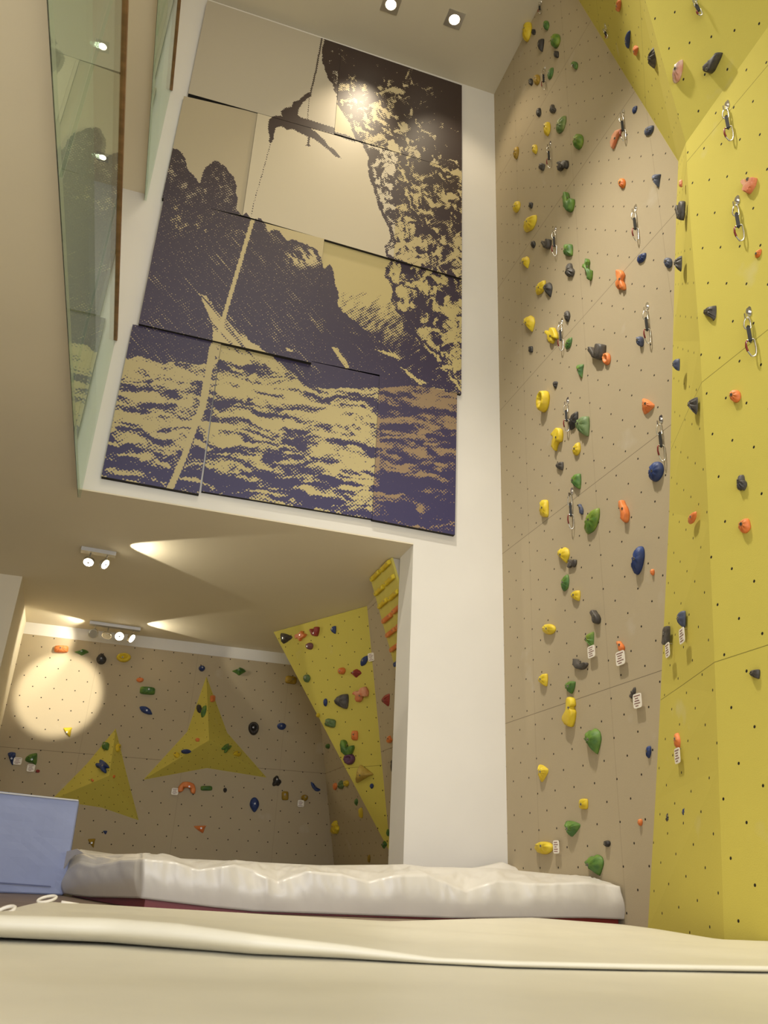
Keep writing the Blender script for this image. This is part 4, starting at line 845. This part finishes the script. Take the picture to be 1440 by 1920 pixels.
HOLD_DATA = """
g|drop|1024|48|12|19|0|green|small green teardrop hold high up by the grey wall's ceiling shadow
g|egg|988.5|60|18|38|18|yellow|large yellow oval hold against the ceiling edge at the top of the grey wall
g|block|1000|60|8|11|0|black|tiny black hold touching the topmost large yellow oval
g|moon|1014|85|13|25|10|black|black half-moon hold below the small topmost green teardrop
g|egg|1041|77|20|28|18|lime|lime green egg hold near the top of the grey wall, right of the black half-moon
g|block|1043|102|10|13|0|black|small black hold right under the topmost lime green egg
g|vee|1077|123|14|16|200|green|small green angled hold alone near the top, left of the yellow overhang
g|leaf|1032|138|12|23|0|green|narrow green leaf hold beside the topmost free-hanging quickdraw
g|egg|1006.5|150|13|21|15|mustard|dull yellow egg hold left of the topmost quickdraw on grey
g|egg|995|154|9|14|0|black|small black hold touching the left side of a dull yellow egg hold
g|dropup|1010|211|10|17|15|black|small black pointed hold, left of a pair near the grey wall's top
g|rock|1036.5|204|13|17|0|charcoal|dark rounded rock hold, right of the small black pointed one
g|egg|1025.5|242|14|27|10|yellow|upright yellow oval hold beside the pale green leaf hold
g|leaf|1052|234|20|34|0|pale_green|pale green leaf hold on the upper grey wall
g|egg|1084|266|21|30|12|lime|green egg hold with a yellow patch, right of the pale green leaf
g|egg|967.5|287|11|24|15|mustard|thin yellow hold near the white wall, upper left of the grey wall
g|egg|1002.5|280|11|18|0|yellow|small round yellow hold left of the second quickdraw in the left column
g|block|1016|313|13|15|20|charcoal|small dark hold below and left of the second left-column quickdraw
g|bone|1055|311|24|21|80|black|wide black double hold right of the second left-column quickdraw
g|crescent|1155|261|23|38|0|pink|thin orange-pink crescent hold behind the top quickdraw of the right column
g|leaf|1190|206|10|15|0|blue|tiny dark blue hold just under the overhang edge
g|leaf|1217|245|19|20|0|slate|slate blue triangular hold at the yellow overhang's edge
g|wedge|1230.5|339|18|25|0|slate|slate blue wedge hold on grey near the meeting of the yellow faces
g|egg|968.5|388|15|22|30|yellow|yellow oval hold near the white wall, with a tiny black hold on its right
g|block|995|385|9|12|15|black|tiny black hold right of a yellow oval near the white wall
g|leaf|994|419.5|26|33|0|yellow|large yellow pointed jug hold near the white wall
g|vee|1066|379|25|39|0|green|big green C-shaped hold on the upper grey wall
g|egg|1166|344|15|19|0|amber|amber orange hold alone left of the slate blue wedge
g|drop|999.5|458.5|10|14|0|black|small black hold under the large yellow pointed jug
g|hook|1024|457.5|21|20|0|charcoal|dark grey hooked hold left of the third left-column quickdraw
g|block|1065|469|19|23|0|green|green blocky hold right of the third left-column quickdraw
g|heart|985|492|17|23|0|yellow|yellow double-lobed hold below two small dark holds near the white wall
g|rock|1068.5|506.5|19|26|0|charcoal|dark grey faceted rock hold directly below a green blocky hold
g|ess|1101.5|505.5|21|42|0|green|green zigzag hold right of the dark grey faceted rock
g|leaf|1013.5|539.5|20|28|0|yellow|flat yellow plate hold half behind a black hold
g|heart|1027|543.5|18|28|0|black|black pointed hold overlapping a flat yellow plate
g|bone|1164|525|21|39|0|orange|orange double-knobbed hold on the panel joint, upper middle of the grey wall
g|drop|1063|593|13|21|0|charcoal|dark teardrop hold just above the fourth left-column quickdraw
g|heart|992|607|23|31|0|yellow|yellow two-piece looking hold with a raised right lobe near the white wall
g|bone|1034|629.5|27|31|60|yellow|yellow bone-shaped hold left of the fourth left-column quickdraw
g|leaf|1066|644|14|23|0|green|small green leaf hold right of the fourth left-column quickdraw
g|block|995|655|9|12|0|black|tiny black hold between two yellow jugs near the white wall
g|leaf|1203|484|18|20|0|blue|blue pointed hold between two right-column quickdraws
g|egg|1252.5|493|17|20|0|slate|blue-grey hold touching the grey rock on the yellow edge
g|ball|1199.5|640.5|16|20|0|slate|round slate blue hold left of the third right-column quickdraw's lower carabiner
g|hook|1119|659.5|36|31|0|charcoal|large dark horn-shaped hold left of an orange ring
g|ring|1137|673|17|23|0|orange|orange ring-shaped hold beside the large dark horn
g|wedge|1087.5|696|15|26|0|green|green pointed hold below and left of the orange ring
g|tri|1041|722|10|14|0|black|tiny black triangular hold above the deep yellow pocket jug
g|jug|1018|753|26|41|20|yellow|large yellow jug with a deep pocket near the white wall
g|leaf|1075|789|19|35|0|black|long black curved hold between a quickdraw and a big green hold
g|moon|1092|799.5|28|38|0|sage|big grey-green rounded hold right of the long black one
g|twist|1044|824|25|44|0|yellow|tall twisted yellow hold left of the long black one
g|dropup|1081|842|16|25|20|yellow|small yellow upward-pointed hold under the big grey-green one
g|moon|1049|874|16|16|0|charcoal|small dark half-moon hold under the tall twisted yellow one
g|moon|1080|902.5|20|29|0|green|green half-moon hold above the lowest left-column quickdraw
g|block|1020|953.5|18|33|0|yellow|yellow blocky hold left of the lowest left-column quickdraw
g|knob|1089|955|11|20|0|slate|small grey hold between a quickdraw and a green wedge
g|leaf|1110|977|30|49|0|lime|large green wedge leaf hold right of the lowest left-column quickdraw
g|knob|1170|959|22|43|0|orange|orange hold with an upright horn, middle of the grey wall
g|tri|1215.5|762|24|30|30|orange|orange triangular hold above the lowest right-column quickdraw
g|egg|1230|884.5|30|38|25|blue|large blue oval hold under the lowest right-column quickdraw
g|heart|1056.5|1041|24|30|0|yellow|yellow lobed hold above a dark double hold
g|bone|1072.5|1057|19|17|90|charcoal|grey double-bump hold right below a yellow lobed one
g|leaf|1059.5|1093|16|32|-10|green|upright dark green leaf hold above a small yellow one
g|moon|1079|1117|19|20|0|yellow|small yellow rounded hold below the upright green leaf
g|knob|1116|1157|22|27|0|charcoal|dark grey knob hold with a round head
g|egg|1029|1180|27|20|0|yellow|yellow sideways drop hold near the white wall
g|fin|1104.5|1200|19|31|0|lime|green curled hold with a label card hanging on it
g|knob|1163.5|1212|17|20|0|orange|orange hold directly above a label card, middle right of grey wall
g|vee|1088|1245.5|31|21|0|charcoal|dark grey beaked hold below the green curled hold's card
g|moon|1018|1275|19|24|0|yellow|yellow half-moon hold left of a green egg hold, low on the grey wall
g|moon|1069|1289|21|24|15|green|green egg hold directly above the tall stepped yellow one
g|egg|1196|1051|26|54|17|blue|largest blue oval hold, standing upright on the grey wall
g|ball|1223|1073|9|12|0|orange|tiny orange hold right below the largest blue oval
g|step|1067|1335|28|57|0|yellow|tall stepped yellow hold low on the grey wall
g|heart|1111|1390|34|49|0|green|large green heart-shaped hold low on the grey wall
g|tri|1018|1450|21|33|20|yellow|yellow triangular hold low on the left of the grey wall
g|block|1094|1507.5|18|20|0|yellow|short yellow stub hold above a green triangular hold
g|tri|1073|1554|31|30|15|green|green triangular hold above the yellow ellipse and crash mat
g|egg|1020|1590|36|24|0|yellow|smooth yellow ellipse hold with a label card at its right end
g|ball|1138|1582|14|12|0|black|small black cylindrical hold right above the lowest green hold
g|heart|1114|1622|37|40|0|green|lowest large green hold, just above the crash mat
g|crescent|1186|1299|13|21|200|charcoal|thin dark fin hold at the corner of a label card near the yellow wall
g|egg|1216|1410|11|23|8|blue|narrow blue oval hold near the yellow wall, low down
g|ball|1200|1542|10|13|0|orange|tiny orange hold lowest on the grey wall beside the yellow wall
f|block|1276|344|7|14|0|pink|tiny pinkish hold at the top of the narrow yellow face
f|hook|1275|395|21|37|0|charcoal|dark bracket-like hold straddling the grey and yellow border
f|fin|1271|494.5|16|30|0|charcoal|grey rough rock hold on the narrow yellow face next to a blue-grey one
f|moon|1267.5|684|15|23|0|slate|slate half-dome hold on the grey and yellow border
f|fin|1298.5|761|20|33|0|charcoal|dark grey fin hold on the narrow yellow face
f|leaf|1298|971|17|24|0|orange|orange leaf hold on the narrow yellow face
f|moon|1277|1161|18|32|0|slate|blue-grey dome hold with a label card below, on the narrow yellow face
f|plate|1248.5|1191.5|17|36|0|charcoal|grey metal-like plate hold on the grey and yellow border
f|dropup|1270|1390|15|32|-8|orange|orange pointed hold above a label card on the lower yellow wall
f|rock|1254.5|1534|13|23|0|charcoal|dark rock hold left of a small blue one, low on the yellow wall
f|moon|1284|1523|11|19|0|blue|small blue half-dome hold low on the yellow wall
m|xshape|1404|348|32|32|0|pink|pink-orange winged hold above the middle quickdraw on the yellow wall
m|leaf|1421.5|475.5|13|17|0|amber|tiny amber hold near the right edge of the yellow wall
m|fin|1331|587|25|28|0|charcoal|grey rounded fin hold on the broad yellow wall
m|egg|1378|743|23|24|0|orange|round orange hold on the broad yellow wall
m|rock|1391|905|20|30|0|grey|grey chunk hold with chalk beside it on the broad yellow wall
m|dropup|1396|986|24|28|20|orange|orange fish-like hold with a steel bolt eye, broad yellow wall
m|moon|1415|1264|21|18|0|charcoal|lowest grey hold on the broad yellow wall
F1|egg|1159.5|10|11|24|8|orange|orange hold at the photo's top edge on the yellow overhang's side
F1|moon|1176.5|74|11|34|5|blue|dark blue blade hold on the yellow overhang's side
F1|tri|1191.5|95|11|20|10|orange|small orange triangle hold on the yellow overhang's side
F1|diamond|1224|107.5|20|42|0|charcoal|large grey diamond rock hold near the overhang's crease
F2|leaf|1270.5|134.5|21|45|0|white|white and pink slab hold on the yellow overhang
F2|boot|1336|118|39|40|0|charcoal|dark boot-shaped hold on the yellow overhang
b|block|115|1217|27|14|3|orange|orange pill hold at the top left of the alcove wall
b|diamond|153|1223|27|12|0|green|green diamond hold in the alcove's top row, right of the orange pill
b|drop|190|1235.5|19|21|180|black|black hat-shaped hold in the alcove's top row
b|jug|232|1233|27|18|0|yellow|yellow hold with a hole in the alcove's top row
b|ball|378.5|1253.5|12|11|0|blue|round blue hold above the tip of the middle star volume
b|egg|262.5|1275|14|9|0|orange|small orange hold above a green one on the alcove wall
b|block|276.5|1295|29|16|5|green|wide green hold below a small orange one on the alcove wall
b|leaf|273.5|1332|24|16|90|blue|blue pointed hold below the wide green hold on the alcove wall
b|wedge|127|1373|17|18|0|yellow|yellow wedge hold at the lower edge of the alcove wall's light circle
b|tri|22|1422.5|15|25|0|blue|blue triangular hold at the far left of the alcove wall
b|fin|58.5|1424|23|24|0|green|green hold above a label card at the far left of the alcove
b|ring|71|1446|8|6|0|red|tiny red ring hold next to the far left label card
b|diamond|448|1259|26|15|0|green|green flat-topped hold near the alcove ceiling, right of the star's tip
b|block|545.5|1275|22|16|8|mustard|dim yellow hold in the shade beside the leaning yellow panel
b|ring|475.5|1366|20|25|0|black|black ring hold right of the middle star volume
b|egg|528|1362|17|13|0|blue|blue bean hold right of the black ring
b|arch|350|1477|34|23|0|orange|orange arched hold under the middle star volume
b|block|387|1478|22|9|0|green|flat green bar hold under the middle star volume
b|ring|422|1481.5|7|9|0|black|tiny black ring hold right of the green bar
b|rock|519|1464|17|20|0|black|black lumpy hold at the middle star's right tip
b|cresc2|592|1475|18|18|0|blue|blue crescent hold near the alcove's right corner
b|block|534.5|1492|13|17|0|mustard|dim yellow hold below the black lumpy one
b|ball|571|1496|13|12|0|mustard|dim yellow ball hold above a label card
b|drop|477|1509|18|28|0|blue|large blue teardrop hold low on the alcove wall
b|wedge|375|1555|23|14|0|orange|orange triangular hold lowest in the middle of the alcove wall
b|tri|197|1561|8|7|0|blue|tiny blue hold low on the alcove wall near the crash mat's left
b|wedge|172|1581|14|17|0|mustard|yellow hold just above the crash mat's left end
v1l|block|198|1398.5|14|16|10|green|green hold on the lower left star volume
v1l|bone|192|1437|27|26|40|blue|blue curved hold on the lower left star volume
v1l|ball|173|1463|6|6|0|orange|tiny orange hold on the left arm of the lower left star volume
v1r|ball|214|1456|5|6|0|amber|tiny amber hold right of the lower left star volume's peak
v1r|egg|222|1402|11|16|0|yellow|yellow hold on the right face of the lower left star volume
v2ul|egg|373|1329|10|16|0|black|black oval hold on the middle star's upper arm
v2ul|leaf|382|1334|11|23|0|green|thin green hold beside a black oval on the middle star
v2ur|block|399|1310|10|13|0|orange|small orange hold on the right of the middle star's upper arm
v2ul|ball|371|1388|10|9|0|orange|small orange hold left of the middle star's peak
v2ll|egg|349|1409|19|9|-8|blue|flat blue hold on the middle star's left arm
v2ll|egg|331|1415|12|12|0|yellow|yellow hold on the middle star's left arm, left of the blue one
v2lr|bone|425|1403|20|18|-45|green|green slanted hold on the middle star's right arm
v2lr|block|445|1413|16|11|20|yellow|yellow hold on the middle star's right arm
ar|ball|614|1399|9|9|0|green|tiny green hold in the alcove corner behind the leaning panel's edge
ar|drop|628|1474.5|9|14|0|orange|orange hold, left of three in a cluster in the alcove corner
ar|rock|639|1471|13|16|0|sage|grey-green hold in the middle of the three-hold cluster in the alcove corner
ar|egg|649|1469|11|12|0|yellow|yellow hold, right of three in a cluster in the alcove corner
ar|diamond|667.5|1504|8|14|0|green|small green diamond hold left of the leaning panel's lower edge
ar|egg|676|1524|9|20|-8|yellow|narrow yellow hold left of the leaning panel's lower edge
ar|rock|628|1551|17|26|0|yellow|yellow lumpy hold low in the alcove's right corner
ar|egg|691.5|1610|6|15|0|mustard|thin dim yellow hold just above the crash mat in the alcove
ar|rock|730|1386|12|14|0|orange|orange hold between the leaning panel and the white pillar
ar|block|737|1436|10|26|0|charcoal|dark hold half hidden by the white pillar
ar|fin|723|1312.5|16|24|0|red|dull red horned hold under the rung board
yp|tri|537|1197|23|20|25|charcoal|grey pyramid hold at the top left corner of the leaning panel
yp|star|564|1192.5|24|19|0|orange|orange star-like hold along the leaning panel's top edge
yp|hook|589.5|1184|20|18|0|red|red horned hold along the leaning panel's top edge
yp|ball|580|1211.5|15|13|0|mauve|round mauve hold near the top of the leaning panel
yp|moon|625|1181|11|15|0|blue|small blue hold along the leaning panel's top edge, rightmost
yp|egg|575|1272|14|15|0|sage|pale green round hold near the leaning panel's left edge
yp|ball|640.5|1258|15|13|0|orange|round orange hold beside the dark red one on the leaning panel
yp|diamond|667.5|1262.5|21|16|0|red|dark red pointed hold in the middle of the leaning panel
yp|leaf|683|1239|15|20|0|blue|blue leaf hold with a label card at the leaning panel's right edge
yp|moon|640|1315|28|28|0|grey|largest grey dome hold on the leaning panel
yp|bone|676|1302|32|29|60|pink|long tan and orange hold right of the largest grey dome
yp|egg|610|1317|8|15|0|blue|small blue oval hold left of the largest grey dome
yp|block|619|1355.5|22|17|10|sage|green blocky hold below the grey dome on the leaning panel
yp|block|665|1379|13|18|0|orange|orange hold above the green forked one on the leaning panel
yp|vee|651|1402|28|30|0|green|green forked hold on the lower leaning panel
yp|ring|654.5|1423.5|23|21|0|purple|purple ring hold at the leaning panel's left edge
yp|wedge|683|1451|34|34|45|tan|tan wedge hold low on the leaning panel
yp|drop|697|1474|8|10|0|blue|tiny blue hold at the tip of the tan wedge
yp|egg|728|1561|8|14|0|green|green hold by the pillar, upper of two at the leaning panel's foot
yp|diamond|720|1584|12|15|0|green|green pointed hold at the very foot of the leaning panel
yp|ball|596|1341|7|8|0|yellow|tiny yellow hold sticking out of the leaning panel's left edge
"""
for ln in HOLD_DATA.strip().splitlines():
    pl, sh, cx, cy, w_, h_, rot, col, lab = ln.split('|')
    if sh == 'blank': continue
    hold(pl, sh, float(cx), float(cy), float(w_), float(h_), float(rot), col, lab)
for a in [('g', 1109, 1222, 15, 23, 'white label card under the green curled hold on the grey wall'),
          ('g', 1163.5, 1234, 17, 27, 'white label card hanging below an orange hold on the grey wall'),
          ('g', 1195.5, 1314, 16, 28, 'white label card with red marks beside the thin dark fin hold'),
          ('g', 1043, 1588, 11, 25, 'white label card at the right end of the smooth yellow ellipse hold'),
          ('f', 1279, 1192, 10, 30, 'slanted white label card below the blue-grey dome hold'),
          ('f', 1252, 1219, 8, 28, 'narrow white label card below the grey plate hold on the border'),
          ('f', 1270.5, 1417, 12, 30, 'white label card under the orange pointed hold on the yellow wall'),
          ('b', 33, 1427, 16, 14, 'leftmost white label card in the alcove, beside a blue hold'),
          ('b', 58, 1440, 15, 14, 'white label card under the far left green hold in the alcove'),
          ('b', 328, 1484, 13, 13, 'white label card left of the orange arched hold'),
          ('b', 564, 1506.5, 12, 13, 'white label card under the dim yellow ball hold in the alcove'),
          ('yp', 696, 1232, 12, 16, 'white label card at the right edge of the leaning yellow panel')]: card(*a)
for a in [('g', 1015, 4, 1008, 32, 'quickdraw cluster end at the ceiling, topmost in the photo'),
          ('g', 1022, 128, 1024, 169, 'topmost whole quickdraw in the left column on the grey wall'),
          ('g', 1032, 270, 1033, 314, 'second quickdraw down in the left column, beside the black double hold'),
          ('g', 1042, 429, 1044, 482, 'third quickdraw down in the left column, right of a dark hooked hold'),
          ('g', 1054, 602, 1056, 652, 'fourth quickdraw down in the left column, right of the yellow bone-shaped hold'),
          ('g', 1065, 751, 1062, 809, 'fifth quickdraw down in the left column, left of the long black hold'),
          ('g', 1073, 921, 1076, 988, 'lowest quickdraw in the left column, left of the large green wedge'),
          ('g', 1169, 211, 1171, 270, 'top quickdraw of the right column, over the pink crescent hold'),
          ('g', 1192, 390, 1197, 450, 'second quickdraw of the right column on the grey wall'),
          ('g', 1214, 574, 1219, 640, 'third quickdraw of the right column, right of the round slate hold'),
          ('g', 1240, 786, 1245, 862, 'lowest quickdraw of the right column, above the large blue oval'),
          ('F1', 1136, 49, 1139, 94, 'quickdraw hanging at the left edge of the yellow overhang'),
          ('F2', 1304, -4, 1308, 47, 'quickdraw cut by the top edge of the photo on the yellow overhang'),
          ('m', 1364, 197, 1369, 263, 'upper quickdraw on the broad yellow wall'),
          ('m', 1383, 376, 1390, 450, 'middle quickdraw on the broad yellow wall under the pink-orange hold'),
          ('m', 1405, 585, 1411, 668, 'lowest quickdraw on the broad yellow wall')]: quickdraw(*a)

# rungs of the training board: one thing each
n_, c_, up_, rt_ = PL['cb']; RCOL = ['yellow', 'yellow', 'yellow', 'orange', 'orange', 'orange', 'blue', 'blue', 'blue']
ORD = ['top', 'second', 'third', 'fourth', 'fifth', 'sixth', 'seventh', 'eighth', 'ninth']
LE = [(701.3, 1085), (707.7, 1113), (711, 1140), (716.8, 1169), (722.6, 1196), (727.5, 1225), (733, 1253), (737.2, 1282.5), (739, 1312)]
RI = [(723, 1064), (728.5, 1092.5), (734.3, 1122), (739.6, 1148), (743, 1179.5), (746, 1211)]
proto = {}
def rung_mesh(col):
    m = MB(); V = []; L2, H2, T2 = .135, .022, .032      # along y, up, out
    pr = [(-H2, 0), (-H2, T2*.8), (-H2*.6, T2), (H2*.5, T2), (H2, T2*.6), (H2, 0)]
    hor = np.array([0, 1., 0]); k = len(pr)
    for yy, s in ((-L2, .82), (-L2*.93, 1), (L2*.93, 1), (L2, .82)): V += [hor*yy+up_*(a*s)+n_*(b_*s if b_ else 0) for a, b_ in pr]
    F = [tuple(range(k))[::-1], tuple(range(3*k, 4*k))]
    for s in range(3): F += [(s*k+i, s*k+(i+1) % k, (s+1)*k+(i+1) % k, (s+1)*k+i) for i in range(k)]
    m.add(V, F); o = m.build('campus_rung', MAT['h_'+col])
    for yy in (-.09, .09):
        MB().cyl(hor*yy+n_*T2*.98, hor*yy+n_*(T2+.003), .006, n=8).build('screw', MAT['bolt'], o)
    return o
for side, pts, nm in ((7.27, LE, 'left'), (6.955, RI, 'right')):
    for i, (px, py) in enumerate(pts):
        col = RCOL[i]; P_ = on(n_, c_, px, py)
        P_ = on((0, 1, 0), side, px, py) if False else P_
        # put the rung on the board at this height, centred in its column
        z = P_[2]; t = (Z1-.004-z)/(Z1-.004-zb); x = 2.157+(xb-2.157)*t
        if col not in proto: proto[col] = rung_mesh(col); o = proto[col]
        else:
            o = proto[col].copy(); COL.objects.link(o)
            for ch in proto[col].children: c3 = ch.copy(); COL.objects.link(c3); c3.parent = o
        o.location = (float(x), side, float(z)); o.location = tuple(np.array(o.location)+n_*.011)
        tag(o, f'{col} rung, {ORD[i]} from the top in the {nm} column of the leaning board', 'climbing rung', 'rungs on the leaning training board')
